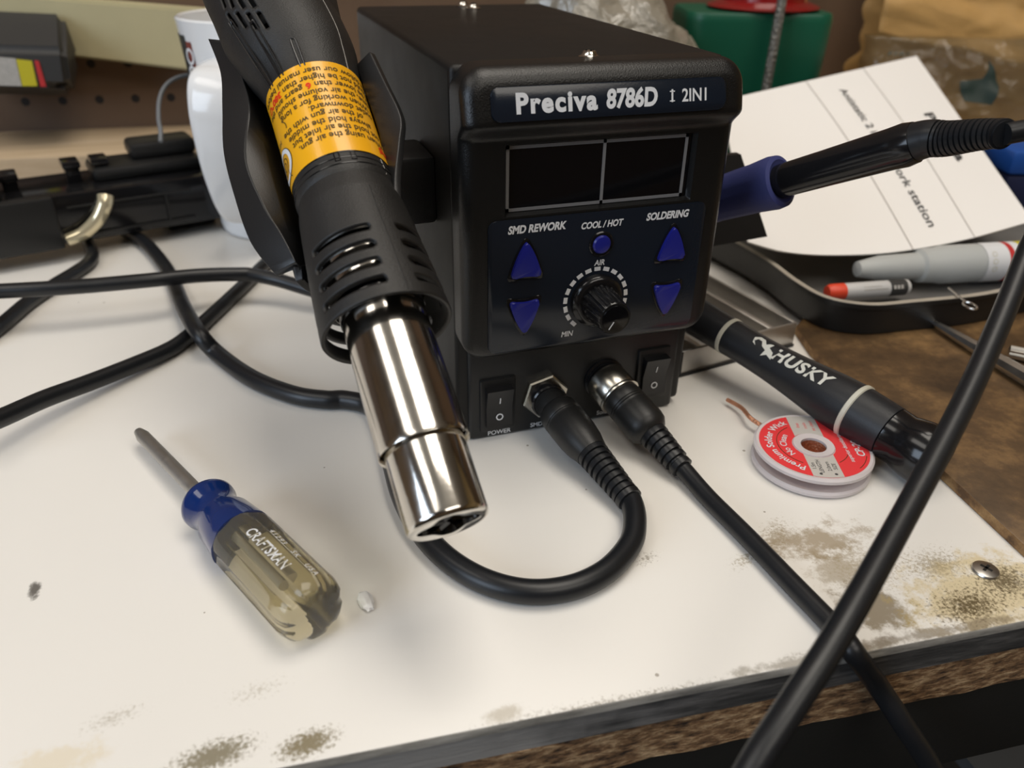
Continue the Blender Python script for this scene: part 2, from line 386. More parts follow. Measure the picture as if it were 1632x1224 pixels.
# wall: local x along WD, local y out of the wall plane (behind), local z up; origin on a peg hole
def onwall(u, v, off=0):
    d = ray(u, v); p = wA + WN * off; return CAM + d * ((p - CAM).dot(WN) / d.dot(WN))
ho = onwall(216, 157)
bm = NB(); s0 = (ho - wA).dot(WD)
box(bm, (-1.98, 0.0, -ho.z - .9), (2.55, .006, 1.66 - ho.z))
wall = obj('wall_back', bm, PEG); wall['kind'] = 'structure'
wall.matrix_world = Matrix((WD, -WN, V((0, 0, 1)))).transposed().to_4x4(); wall.location = ho
bm = NB(); box(bm, (-2.2, -2.6, -.95), (2.4, 1.2, -.90)); fl = obj('floor', bm, MT['floor']); fl['kind'] = 'structure'
for nm_, lo_, hi_, mn_ in (('ceiling', (-2.2, -2.6, 1.68), (2.4, 1.2, 1.72), 'ceil'), ('wall_left', (-2.24, -2.6, -.9), (-2.2, 1.2, 1.68), 'roomwall'), ('wall_right', (2.4, -2.6, -.9), (2.44, 1.2, 1.68), 'ochre'), ('wall_front', (-2.2, -2.64, -.9), (2.4, -2.6, 1.68), 'roomwall')):
    bm = NB(); box(bm, lo_, hi_); o_ = obj(nm_, bm, MT[mn_]); o_['kind'] = 'structure'

# ------------------------------------------------------------------ workbench
def lineX(p, d, q, e):       # intersection of two 2D lines
    k = ((q.x - p.x) * e.y - (q.y - p.y) * e.x) / (d.x * e.y - d.y * e.x); return p + d * k
def bench_poly(inset):
    f = E0 + TN * inset
    L0 = f - TD * 1.0; Rr = f + TD * .62
    w = wA + WN * .001
    return [(p.x, p.y) for p in (L0, Rr, lineX(Rr, TN, w, WD), lineX(L0, TN, w, WD))]
bench = thing('workbench', 'wooden workbench with stained white plastic top and rough chipboard front edge', 'workbench', (0, .2, -.9))
bm = NB(); prism(bm, bench_poly(0), -.0032, 0.0, bev=.0006)
sheet = obj('white_top', bm, [SHEET, SHEETEDGE], bench, label='stained glossy white plastic top sheet')
for p in sheet.data.polygons:
    if abs(p.normal.z) < .5: p.material_index = 1
bm = NB(); prism(bm, bench_poly(.0012), -.0145, -.0033); obj('laminate_layer', bm, PLY, bench)
bm = NB(); prism(bm, bench_poly(.0018), -.0320, -.0146)
bmesh.ops.subdivide_edges(bm, edges=[e for e in bm.edges if e.calc_length() > .3], cuts=120)
for v in bm.verts:
    k = noise.noise(v.co * 90) * .0012; v.co += V((0, k, noise.noise(v.co * 70 + V((9, 0, 0))) * .0010 if v.co.z < -.024 else 0))
obj('chipboard_layer', bm, CHIP, bench)
mB = Matrix((TD, TN, V((0, 0, 1)))).transposed().to_4x4(); mB.translation = E0
bm = NB(); box(bm, (-1.0, .003, -.075), (.62, .028, -.0321), mB, .001); obj('front_rail', bm, MT['railmetal'], bench)
for lx in (-.98, .58):
    for ly in (.03, .45):
        bm = NB(); box(bm, (lx, ly, -.9), (lx + .04, ly + .04, -.0325), mB, .002); obj('leg', bm, MT['railmetal'], bench)
bm = NB(); box(bm, (-.6, .16, -.9), (-.2, .5, -.5), mB, .01)
top('storage_crate', bm, MT['navy'], 'dark crate on the floor under the bench', 'crate')
# grey bar leaning under the bench
p0 = onz(1545, 1150, -.13); p1 = onz(1640, 1285, -.30)
p1 = p0 + (p1 - p0) * ((-.895 - p0.z) / (p1.z - p0.z))
print('bar', p0, p1)
bm = NB(); mm = frame(p0, p1 - p0, V((1, .3, 0))); box(bm, (-.014, -.008, -.03), (.014, .008, (p1 - p0).length), mm, .001)
top('grey_steel_bar', bm, MT['pipe'], 'grey metal bar leaning in the dark below the bench edge', 'bar')
# countersunk screw
sc = onz(1570, 910)
bm = NB(); ms = frame(sc, (0, 0, 1), (1, .4, 0))
lathe(bm, [(.0012, -.004), (.0034, -.0002), (.0043, .0004), (.0040, .0009), (.0024, .0014)], ms, 28)
scr = thing('countersunk_screw', 'shiny cross-head screw set in the stained corner of the white bench top', 'screw', sc)
obj('screw_head', bm, MT['steel'], scr)
bm = NB(); box(bm, (-.0019, -.00045, .0010), (.0019, .00045, .00152), ms); box(bm, (-.00045, -.0019, .0010), (.00045, .0019, .00152), ms); obj('cross_slot', bm, MT['holeshade'], scr)  # slot shade drawn as a dark cross on the head
# hardboard on the right
pl = [onz(1640, 876, .004), onz(1293, 556, .004), onz(1268, 520, .004)]
poly = [(p.x, p.y) for p in pl] + [(.205, .10), (.235, .32), (.50, .30), (.50, -.135), (pl[0].x + .012, -.124)]
bm = NB(); prism(bm, poly, 0.0002, .0042, bev=.0006)
hb = top('brown_board', bm, [BOARD, wood_material('board_raw_edge', (.10, .05, .02), (.24, .13, .05), (.42, .26, .11), 120, (1, 1, 1))], 'worn brown hardboard sheet lying on right side of bench', 'board')
for p in hb.data.polygons:
    if abs(p.normal.z) < .5: p.material_index = 1

# ------------------------------------------------------------------ soldering station
st = thing('soldering_station', 'black two-in-one soldering station with blue buttons, dial and blank twin display', 'soldering station', (0, .1, 0))
FY = Matrix(((1, 0, 0, 0), (0, 0, -1, 0), (0, 1, 0, 0), (0, 0, 0, 1)))      # local (x, y, z) -> world (x, -z, y): drawing plane = front face
def front(y, cx=0, cz=0):
    m = FY.copy(); m.translation = V((cx, y, cz)); return m
XC = .0005
bm = NB(); box(bm, (-.0495, .012, .0025), (.0495, .197, .142), bev=.0022, seg=3)
case = obj('case', bm, MT['case'], st)
for fx in (-.036, .036):
    for fy in (.03, .18):
        bm = NB(); lathe(bm, [(.006, 0), (.0065, .003)], frame((fx, fy, 0), (0, 0, 1)), 16); obj('rubber_foot', bm, MT['rubber'], st)
# front bezel as a height field with the brow over the name plate and the sunken display
BW, BZ0, BZ1 = .0497, .0412, .1428
def brow(z):
    t = min(max((z - .1205) / .006, 0), 1); t = t * t * (3 - 2 * t)
    lean = max(0, z - .127) * .26
    return -.0048 * t + lean * t
DX0, DX1, DZ0, DZ1 = -.0345, .0352, .0955, .1193
def byz(x, z):
    rc = .0085; r = .0052; xx = x - XC
    zc = (BZ0 + BZ1) / 2; hh = (BZ1 - BZ0) / 2
    qx = abs(xx) - (BW - rc); qz = abs(z - zc) - (hh - rc)
    sd = math.hypot(max(qx, 0), max(qz, 0)) + min(max(qx, qz), 0) - rc
    d = min(max(-sd, 0), r)
    y = r - math.sqrt(max(0, r * r - (r - d) ** 2)) + brow(z)
    i = min(x - DX0, DX1 - x, z - DZ0, DZ1 - z)
    if i > 0: y += .0026 * min(1, i / .0009)
    return y
zs = set(np.linspace(0, 1, 12)); rows = []
zl = sorted(list(BZ0 + np.array([0, .0001, .0004, .001, .002, .003, .0042, .0055, .007, .0085])) + list(np.linspace(.052, .094, 8)) +
            [DZ0, DZ0 + .00045, DZ0 + .0009, .1, .107, .113, DZ1 - .0009, DZ1 - .00045, DZ1] + list(np.linspace(.1202, .1268, 9)) + list(np.linspace(.128, .1335, 4)) +
            list(BZ1 - np.array([0, .0001, .0004, .001, .002, .003, .0042, .0055, .007, .0085])))
bm = NB(); grid = []
for z in zl:
    rc = .0085; e = min(z - BZ0, BZ1 - z)
    hw = BW if e >= rc else BW - rc + math.sqrt(max(0, rc * rc - (rc - e) ** 2))
    ed = np.array([0, .0001, .0004, .001, .0018, .0027, .0038, .005])
    xl = [-BW + k for k in ed] + [-.043, -.039, DX0, DX0 + .00045, DX0 + .0009, -.03, -.02, -.01, 0, .01, .02, .03, DX1 - .0009, DX1 - .00045, DX1, .039, .043] + [BW - k for k in ed[::-1]]
    row = []
    for x in xl:
        x2 = x * hw / BW + (XC if abs(x) > .0353 else 0)
        row.append(bm.verts.new((x2, byz(x2, z), z)))
    grid.append(row)
for a, b in zip(grid, grid[1:]):
    for i in range(len(a) - 1): bm.faces.new((a[i], a[i + 1], b[i + 1], b[i]))
bd = [e for e in bm.edges if e.is_boundary]
ex = bmesh.ops.extrude_edge_only(bm, edges=bd)
for v in ex['geom']:
    if isinstance(v, bmesh.types.BMVert): v.co.y = .0135
bez = obj('front_bezel', bm, MT['bezel'], st, sharp=50)
# seam strip behind the bezel
bm = NB(); box(bm, (-.0452, .0100, .0004), (.0452, .030, .0475), bev=.0016, seg=3)
low = obj('lower_front', bm, MT['black'], st)
# name plate (leans with the brow)
nz = .1324; nyp = brow(nz)
nt_ = V((0, .26 , 1)).normalized()
MP = Matrix((V((1, 0, 0)), nt_, V((1, 0, 0)).cross(nt_))).transposed().to_4x4(); MP.translation = V((XC - .0002, nyp - .0002, nz))
bm = NB(); prism(bm, rrect(-.0408, .0408, -.0051, .0052, .0028), -.0006, .0004, MP, .0002); npl = obj('name_plate', bm, MT['panel'], st)
def lettering(s, size, m, x, y, par, material='white', h=.00046, **k):
    bm = text(s, size, **k); mm = m @ Matrix.Translation((x, y, h)); bm.transform(mm)
    return obj('lettering', bm, MT[material], par)
lettering('Preciva', .0082, MP, -.0195, -.0002, npl, bold=.042, space=1.16, sx=.98)
lettering('8786D', .0078, MP, .0063, -.0002, npl, bold=.040, sx=.84, shear=.10)
lettering('I', .0056, MP, .0208, -.0002, npl, bold=.01)
lettering('2IN1', .0056, MP, .0293, -.0002, npl, bold=.018, sx=.88)
bm = NB(); box(bm, (-.0009, -.00175, .00045), (.0009, -.00140, .00055), MP @ Matrix.Translation((.0208, 0, 0))); box(bm, (-.0009, .0012, .00045), (.0009, .00155, .00055), MP @ Matrix.Translation((.0208, 0, 0))); obj('lettering', bm, MT['white'], npl)
# display
bm = NB(); mD = front(.0026)
box(bm, (DX0 + .0009, DZ0 + .0009, -.001), (DX1 - .0009, DZ1 - .0009, .0003), mD); disp = obj('display', bm, MT['screen'], st)
bm = NB(); t = .0011; a0, a1, c0, c1 = DX0 + .0009, DX1 - .0024, DZ0 + .0010, DZ1 - .0009
for lo, hi in (((a0, c0), (a1, c0 + t)), ((a0, c1 - t), (a1, c1)), ((a0, c0), (a0 + t, c1)), ((a1 - t, c0), (a1, c1)), ((.0007, c0), (.0007 + t, c1))):
    box(bm, (lo[0], lo[1], .00031), (hi[0], hi[1], .00045), mD)
obj('display_frame', bm, MT['frame'], disp, label='thin grey display frame')
# control panel film
MPn = front(0.0, 0, 0)
bm = NB(); prism(bm, rrect(-.0405, .0421, .0445, .0945, .0030), -.001, .00035, MPn, .00015); pan = obj('control_panel', bm, MT['panel'], st)
lettering('SMD REWORK', .0038, MPn, -.0232, .0908, pan, bold=.042, shear=.2, sx=.84)
lettering('COOL / HOT', .0033, MPn, .0010, .0898, pan, bold=.036, shear=.2, sx=.82)
lettering('SOLDERING', .0037, MPn, .0266, .0907, pan, bold=.042, shear=.2, sx=.84)
lettering('AIR', .0030, MPn, .0012, .0755, pan, bold=.024, shear=.18, sx=.86)
lettering('MIN', .0030, MPn, -.0100, .0485, pan, bold=.024, shear=.18, sx=.86)
KX, KZ = .0008, .0612
bm = NB()
for i in range(17):
    a = math.radians(226 - i * 16.9); mm_ = MPn @ Matrix.Translation((KX, KZ, 0)) @ Matrix.Rotation(a, 4, 'Z')
    box(bm, (.0113, -.00118, .00036), (.0128, .00118, .00044), mm_)
obj('dial_ticks', bm, MT['white'], pan, label='white dashed dial ring')
def tri(s, w, flip=1):
    pts = [(0, 1.0), (.24, .72), (.50, .20), (.70, -.35), (.80, -.72), (.70, -.88), (.38, -.83), (0, -.80), (-.38, -.83), (-.70, -.88), (-.80, -.72), (-.70, -.35), (-.50, .20), (-.24, .72)]
    out = crom([(x * w, y * s * flip, 0) for x, y in pts], 4, True)
    out = [(p.x, p.y) for p in out]
    return out if flip > 0 else out[::-1]
def button(cx, cz, s, w, flip):
    m = MPn @ Matrix.Translation((cx, cz, 0))
    bm = NB(); prism(bm, tri(s * 1.22, w * 1.22, flip), -.001, .0007, m, .0003); rim = obj('button_surround', bm, MT['blackgloss'], st)
    bm = NB(); prism(bm, tri(s, w, flip), -.001, .0020, m, .0006, 3); obj('button', bm, MT['blue'], st, label='blue arrow button pointing ' + ('up' if flip > 0 else 'down'))
button(-.0269, .0795, .0068, .0068, 1); button(.0296, .0796, .0066, .0067, 1)
button(-.0272, .0587, .0067, .0068, -1); button(.0296, .0582, .0066, .0067, -1)
m = MPn @ Matrix.Translation((.0013, .0826, 0))
bm = NB(); lathe(bm, [(.0047, -.001), (.0047, .0006), (.0043, .0009), (.0036, .0009)], m, 28); obj('button_surround', bm, MT['blackgloss'], st)
bm = NB(); lathe(bm, [(.0034, -.001), (.0034, .0012), (.0029, .0017), (.0015, .0019)], m, 28); obj('button', bm, MT['blue'], st, label='round blue button')
# knob
MK = MPn @ Matrix.Translation((KX, KZ, 0))
bm = NB(); lathe(bm, [(.0100, 0), (.0100, .0028), (.0094, .0036), (.0086, .0040), (.0078, .0041)], MK, 40); kb = obj('dial_knob', bm, MT['blackgloss'], st)
bm = NB(); lathe(bm, [(.0073, .0041), (.0070, .006), (.0062, .0168), (.0058, .0174)], MK, 108, rfun=lambda a, h: 1 - (.07 if math.cos(18 * a) > .35 and h < .0165 else 0)); obj('knurled_grip', bm, MT['blackgloss'], kb)
bm = NB(); lathe(bm, [(.0050, .0174), (.0049, .0178), (.0001, .0179)], MK, 32); obj('cap', bm, MT['screen'], kb)
bm = NB(); box(bm, (-.00018, .0012, .01785), (.00018, .0044, .01797), MK @ Matrix.Rotation(math.radians(148), 4, 'Z')); obj('pointer_line', bm, MT['white'], kb)
# rocker switches
def rocker(cx, cz, lean):
    m = front(.0100, cx, cz)
    bm = NB(); prism(bm, rrect(-.0073, .0073, -.0119, .0119, .0008, 2), -.002, .0013, m, .0005); sw = obj('rocker_switch', bm, MT['black'], st)
    bm = NB()
    pr = [(-.0088, .0008), (-.0086, .0034 if lean < 0 else .0052), (0, .0030), (.0086, .0052 if lean < 0 else .0034), (.0088, .0008)]
    vs = [[bm.verts.new(m @ V((sx * .0053, y, h))) for y, h in pr] for sx in (-1, 1)]
    for i in range(4): bm.faces.new((vs[0][i], vs[0][i + 1], vs[1][i + 1], vs[1][i]))
    bm.faces.new(vs[0]); bm.faces.new(vs[1][::-1])
    obj('rocker', bm, MT['blackgloss'], sw)
    bm = NB(); k = 1 if lean < 0 else -1
    zf = lambda y: .0031 + (.0022 * (y / .0086) if k * y > 0 and k > 0 else .0004 * abs(y) / .0086) if k > 0 else .0031 + (.0022 * (-y / .0086) if y < 0 else .0004 * abs(y) / .0086)
    for yy in (.0036, -.0042):
        h = zf(yy)
        sl = (zf(yy + .0005) - zf(yy - .0005)) / .001
        mm2 = m @ Matrix.Translation((0, yy, h + .0001)) @ Matrix.Rotation(math.atan(sl), 4, 'X')
        if yy > 0: box(bm, (-.00022, -.0015, 0), (.00022, .0015, .00008), mm2)
        else: ringp(bm, 0, 0, .0010, .0015, 0, .00008, mm2, n=24)
    obj('mark', bm, MT['white'], sw, label='white I and O marks')
rocker(-.0337, .0162, -1); rocker(.0338, .0190, -1)
ML = front(.0100)
lettering('POWER', .0028, ML, -.0328, .0026, low, h=.0001, bold=.02)
lettering('SMD', .0027, ML, -.0168, .0030, low, h=.0001, bold=.02)
lettering('Solder', .0027, ML, .0135, .0034, low, h=.0001, bold=.02)
# sockets
C1 = V((-.0140, .0100, .0171)); C2 = V((.0119, .0100, .0202))
bm = NB(); mS = front(.0100, C1.x, C1.z)
lathe(bm, [(.0098, 0), (.0098, .0022), (.0092, .0028), (.0074, .0028)], mS @ Matrix.Rotation(.25, 4, 'Z'), 6, cap1=True); obj('hex_nut', bm, MT['nut'], st, sharp=20, label='bright hexagonal socket nut')
bm = NB(); lathe(bm, [(.0073, .0028), (.0073, .0062), (.0068, .0068)], mS, 40); obj('socket_thread', bm, MT['blackgloss'], st)
mS2 = front(.0100, C2.x, C2.z)
bm = NB(); lathe(bm, [(.0088, 0), (.0088, .0012), (.0080, .0016), (.0080, .0030)], mS2, 36); obj('socket_thread', bm, MT['blackgloss'], st)
# screws on the case
for (u, v) in ((939, 92), (755, 14), (738, 10)):
    p = onz(u, v, .142)
    bm = NB(); mm_ = frame(p, (0, 0, 1)); lathe(bm, [(.0036, 0), (.0037, .0004), (.0028, .0009), (.0026, .0011), (.0021, .0021), (.0010, .0026), (.0001, .0027)], mm_, 24)
    s_ = obj('case_screw', bm, MT['chrome'], st, label='shiny pan-head screw')
    bm = NB(); box(bm, (-.0014, -.0003, .0022), (.0014, .0003, .00275), mm_); box(bm, (-.0003, -.0014, .0022), (.0003, .0014, .00275), mm_); obj('cross_slot', bm, MT['holeshade'], s_)  # dark cross paints the shade of the slot
# iron holder on the right side
bm = NB()
pa = [ony(1150, 247, .085), ony(1181, 246, .085), ony(1223, 377, .072), ony(1128, 402, .072)]
pa[0].x = .0497; pa[3].x = .0497
vs = [bm.verts.new(p) for p in pa]; f = bm.faces.new(vs)
r = bmesh.ops.extrude_face_region(bm, geom=[f]); bmesh.ops.translate(bm, verts=[v for v in r['geom'] if isinstance(v, bmesh.types.BMVert)], vec=(0, .004, 0))
obj('iron_holder', bm, MT['holder'], st)
# ------------------------------------------------------------------ hot air gun geometry (axis from nozzle tip back to the fan end)
GA = V((-.0697, .8338, .5477)).normalized(); GT = V((-.0785, -.0872, .0483)) - GA * .0028
GU = V((1, 0, 0)); GU = (GU - GA * GU.dot(GA)).normalized(); GV = GA.cross(GU)          # right / up
if GV.z < 0: GV = -GV
MG = Matrix((GU, GA.cross(GU), GA)).transposed().to_4x4(); MG.translation = GT
def gp(s, a, r):          # a: angle, 0 = right, 90 = up (towards the viewer)
    a = math.radians(a); return GT + GA * s + (GU * math.cos(a) + GV * math.sin(a)) * r
def gsol(u, v):
    d = ray(u, v); n = d.cross(GA).normalized(); # closest approach
    w = GT - CAM; A = np.array([[d.dot(d), -d.dot(GA)], [d.dot(GA), -GA.dot(GA)]]); bb = np.array([d.dot(w), GA.dot(w)])
    return float(np.linalg.solve(A, bb)[1])
SR = gsol(680, 712); SG = gsol(616, 528); SGT = gsol(551, 322); SB = gsol(543, 297); STP = gsol(503, 160); SHT = gsol(460, 20)
print('gun s', SR, SG, SGT, SB, STP, SHT)

# cradle on the left side of the station: rounded trough with flared wings
def gdep(u, v): return (GT + GA * gsol(u, v) - CAM).dot(R2) / R2.dot(R2)
secs = [((340, 66), (366, 70), (578, 104), (598, 86)), ((360, 118), (384, 130), (598, 160), (621, 135)), ((362, 178), (396, 182), (616, 216), (646, 190)),
        ((364, 238), (396, 262), (622, 262), (645, 232)), ((379, 305), (422, 332), (628, 312), (640, 290)), ((407, 388), (447, 380), (636, 360), (643, 345)), ((450, 440), (468, 425), (650, 420), (654, 410))]
def sec_pts(lo, li, ri, ro):
    A_ = [ond(*lo, gdep(*lo) + .006), ond(*li, gdep(*li) + .001)]; B_ = [ond(*ri, gdep(*ri) + .001), ond(*ro, gdep(*ro) - .004)]
    sl, sr = gsol(*li), gsol(*ri); out = list(A_)
    for k in range(1, 12):
        t = k / 12; an = 190 + 160 * t; out.append(gp(sl + (sr - sl) * t, an, .0225))
    return out + B_
raw = [sec_pts(*q) for q in secs]; cols = [crom([r_[k] for r_ in raw], 6) for k in range(len(raw[0]))]
bm = NB(); rows = [[bm.verts.new(cols[k][i]) for k in range(len(cols))] for i in range(len(cols[0]))]
for a, b in zip(rows, rows[1:]):
    for k in range(len(a) - 1): bm.faces.new((a[k], a[k + 1], b[k + 1], b[k]))
cr_ = obj('gun_cradle', bm, MT['holder'], st, sharp=50)
sm = cr_.modifiers.new('shell', 'SOLIDIFY'); sm.thickness = .0024; sm.offset = 1
bv_ = cr_.modifiers.new('round', 'BEVEL'); bv_.width = .0005; bv_.segments = 2; bv_.limit_method = 'ANGLE'
bm = NB(); q0 = gp(.150, -90, .0236); box(bm, (q0.x, q0.y - .014, q0.z - .026), (-.0493, q0.y + .014, q0.z - .001), bev=.002); obj('cradle_bracket', bm, MT['holder'], st)

# ------------------------------------------------------------------ hot air gun
gun = thing('hot_air_gun', 'black hot air gun with yellow warning sticker and chrome nozzle, lying in the cradle', 'hot air gun', tuple(GT))
RT, RN = .0127, .0112
# nozzle tip with four-lobed opening
bm = NB()
prof = [(RN * .985, SR + .003), (RN, SR - .004), (RN, .0016), (RN * .992, .0009), (RN * .965, .0003), (RN * .92, .0), (RN * .86, -.0001)]
n = 96; rings = []
for r_, h in prof: rings.append([bm.verts.new(MG @ V((r_ * math.cos(2 * PI * i / n), r_ * math.sin(2 * PI * i / n), h))) for i in range(n)])
lob = lambda a: RN * (.66 + .105 * math.cos(4 * a + .6))
rings.append([bm.verts.new(MG @ V((lob(2 * PI * i / n) * math.cos(2 * PI * i / n), lob(2 * PI * i / n) * math.sin(2 * PI * i / n), .0001))) for i in range(n)])
rings.append([bm.verts.new(MG @ V((lob(2 * PI * i / n) * math.cos(2 * PI * i / n), lob(2 * PI * i / n) * math.sin(2 * PI * i / n), .0028))) for i in range(n)])
for a, b in zip(rings, rings[1:]):
    for i in range(n): bm.faces.new((a[i], a[(i + 1) % n], b[(i + 1) % n], b[i]))
bm.faces.new(rings[0])
tip = obj('nozzle_tip', bm, MT['chrome'], gun, label='chrome nozzle tip with lobed opening')
bm = NB(); lathe(bm, [(RN * .80, .0082), (.0001, .0083)], MG, 40, cap0=True)
lathe(bm, [(RN * .80, .0012), (RN * .80, .0082)], MG, 40, cap0=False, cap1=False); obj('air_swirler', bm, MT['holeshade'], tip)  # bore lining coloured near-black for the shade inside the tip
bm = NB()
for k in range(4):
    box(bm, (-.0006, .0008, .0014), (.0006, RN * .74, .0050), MG @ Matrix.Rotation(k * PI / 2 + .35, 4, 'Z') @ Matrix.Rotation(.5, 4, 'Y'))
lathe(bm, [(.0001, .0018), (.0014, .0022), (.0016, .005)], MG, 16); obj('vanes', bm, MT['blackgloss'], tip)  # vanes coloured black to keep the opening dark
# tube
bm = NB()
lathe(bm, [(RT * .90, SR + .0040), (RT * .955, SR + .0038), (RT * .965, SR - .0002), (RT * 1.0, SR - .0005), (RT * 1.010, SR + .0002), (RT, SR + .0014), (RT * .985, SR + .02), (RT * .96, SG + .0040)], MG, 96, cap0=True)
obj('nozzle_tube', bm, MT['chrome'], gun, sharp=60, label='chrome heater tube')
bm = NB(); lathe(bm, [(RT * .95, SG + .0042), (RT * .98, SG + .0046), (RT * .98, SG + .0115), (RT * .8, SGT + .003)], MG, 64); obj('heater_sleeve', bm, MT['blackgloss'], gun)
bm = NB()
lathe(bm, [(.0136, SG + .0095), (.0141, SG + .0100), (.0139, SG + .030), (.0132, SGT - .006)], MG, 64, cap0=False, cap1=False)
obj('heater_jacket', bm, MT['chrome'], gun, label='bright jacket inside the vented guard')
# vented guard: grid with slots left open, thickened inwards
def gr(s):
    t = (s - SG) / (SGT - SG); return .0192 - .0036 * max(0, t) ** 1.25 if t < .86 else .0192 - .0036 * .828 - .0012 * ((t - .86) / .14)
ns, na = 90, 300; L0, L1 = SG, SGT
seam = 76.0
slots = []
for c in range(4):
    base = seam + 90 * c
    for r_ in range(4):
        sc_ = L0 + (L1 - L0) * (.115 + .131 * r_)
        slots.append((sc_, base + 45, 33.0))
def inslot(s, a):
    for sc_, ac, hw in slots:
        da = (a - ac + 180) % 360 - 180
        wr = gr(s); dx = max(0, abs(da) - (hw - 4.5)) * math.radians(1) * wr
        if math.hypot(dx, s - sc_) < .0014: return True
    return False
bm = NB(); G_ = []
for i in range(ns + 1):
    s = L0 + (L1 - L0) * i / ns
    rr = gr(s)
    if i == 0: rr -= .0003
    G_.append([bm.verts.new(gp(s, 360 * k / na, rr)) for k in range(na)])
for i in range(ns):
    s = L0 + (L1 - L0) * (i + .5) / ns
    for k in range(na):
        if not inslot(s, 360 * (k + .5) / na):
            j = (k + 1) % na; bm.faces.new((G_[i][k], G_[i][j], G_[i + 1][j], G_[i + 1][k]))
for v in [v for v in bm.verts if not v.link_faces]: bm.verts.remove(v)
# relax the stair-stepped slot rims a little
bv = [v for v in bm.verts if any(e.is_boundary for e in v.link_edges) and abs((v.co - GT).dot(GA) - L0) > 1e-4 and abs((v.co - GT).dot(GA) - L1) > 1e-4]
for it in range(3):
    new = {}
    for v in bv:
        nb = [e.other_vert(v).co for e in v.link_edges if e.is_boundary]
        if len(nb) == 2: new[v] = v.co * .4 + (nb[0] + nb[1]) * .3
    for v, c in new.items(): v.co = c
guard = obj('vented_guard', bm, MT['gun'], gun, sharp=50)
sm = guard.modifiers.new('shell', 'SOLIDIFY'); sm.thickness = .0017; sm.offset = -1
# raised seam line of the moulding
bm = NB(); tube(bm, [gp(L0 + (L1 - L0) * t, seam - 1, gr(L0 + (L1 - L0) * t) - .0001) for t in np.linspace(.02, .84, 14)], .00022, 6); obj('mould_seam', bm, MT['gun'], guard)
# handle body
HR = crom([(SGT - .004, .0138, 0), (SGT + .0005, .0156, 0), (SB, .01535, 0), ((SB + STP) / 2, .0154, 0), (STP, .0157, 0), (STP + .008, .0170, 0), (STP + .018, .0193, 0), (SHT, .0215, 0), (SHT + .015, .0232, 0), (SHT + .035, .0235, 0), (SHT + .05, .0215, 0), (SHT + .056, .016, 0), (SHT + .0575, .0002, 0)], 6)
def hand_r(s):
    for a, b in zip(HR, HR[1:]):
        if a.x <= s <= b.x: return a.y + (b.y - a.y) * (s - a.x) / max(1e-9, b.x - a.x)
    return HR[-1].y
def hshift(s): return -.0042 * min(1, max(0, (s - STP - .004) / .026)) ** 1.3
def hp(s, a, dr=0):
    return gp(s, a, hand_r(s) + dr) + GU * hshift(s)
# handle skin as a grid so that the air vents are real openings
ven = []
for r_ in range(5):
    for c in range(4):
        ven.append((gsol(398, 42) - .0200 + r_ * .0088 + c * .0026, 121 + c * 9.0))
def inven(s, a):
    for vs_, va in ven:
        da = ((a - va + 180) % 360 - 180) * math.radians(1) * hand_r(s)
        t = (s - vs_); 
        if abs(t) < .0035 and abs(da) < .0009: return True
    return False
bm = NB(); ss = [SGT - .004 + (HR[-1].x - SGT + .004) * i / 150 for i in range(151)]; na = 240
Gh = [[bm.verts.new(hp(s, 360 * k / na)) for k in range(na)] for s in ss]
for i in range(150):
    for k in range(na):
        if inven((ss[i] + ss[i + 1]) / 2, 360 * (k + .5) / na): continue
        j = (k + 1) % na; bm.faces.new((Gh[i][k], Gh[i][j], Gh[i + 1][j], Gh[i + 1][k]))
hd = obj('handle', bm, MT['gun'], gun, sharp=60)
sm = hd.modifiers.new('shell', 'SOLIDIFY'); sm.thickness = .0016; sm.offset = -1
bm = NB(); lathe(bm, [(.0145, SHT - .02), (.0165, SHT + .0), (.017, SHT + .04)], MG @ Matrix.Translation((-.004, 0, 0)), 32); obj('fan_housing', bm, MT['holeshade'], gun)  # near-black core, shade behind the vents put into its colour
# grooves, ribs and seams on the handle
for a, s0_, s1_ in ((150, STP - .001, STP + .026), (131, STP - .001, STP + .020), (104, STP - .001, STP + .0095)):
    bm = NB(); w = 2.6
    path = [hp(s0_, a - w, .0001), hp(s1_ - .001, a - w, .0001), hp(s1_, a, .0001), hp(s1_ - .001, a + w, .0001), hp(s0_, a + w, .0001)]
    tube(bm, crom(path, 5), .00028, 6); obj('grip_groove', bm, MT['blackgloss'], hd)
bm = NB(); tube(bm, [hp(s, 47 + 160 * (s - STP), .0000) for s in np.linspace(SGT, SHT + .03, 40)], .00012, 6); obj('mould_seam', bm, MT['labgrey'], hd)
for k in range(3):
    bm = NB(); s = SGT + .0016 + k * .0023
    tube(bm, [hp(s, a, 0.0) for a in range(0, 181, 4)], .00022, 6); obj('groove_ring', bm, MT['blackgloss'], hd)
for a in (98, 80):
    bm = NB(); path = [hp(SB - .0002, a - 2.6), hp(SB - .0035, a - 2.6), hp(SB - .0035, a + 2.6), hp(SB - .0002, a + 2.6)]
    tube(bm, path, .00025, 6); obj('grip_groove', bm, MT['blackgloss'], hd)
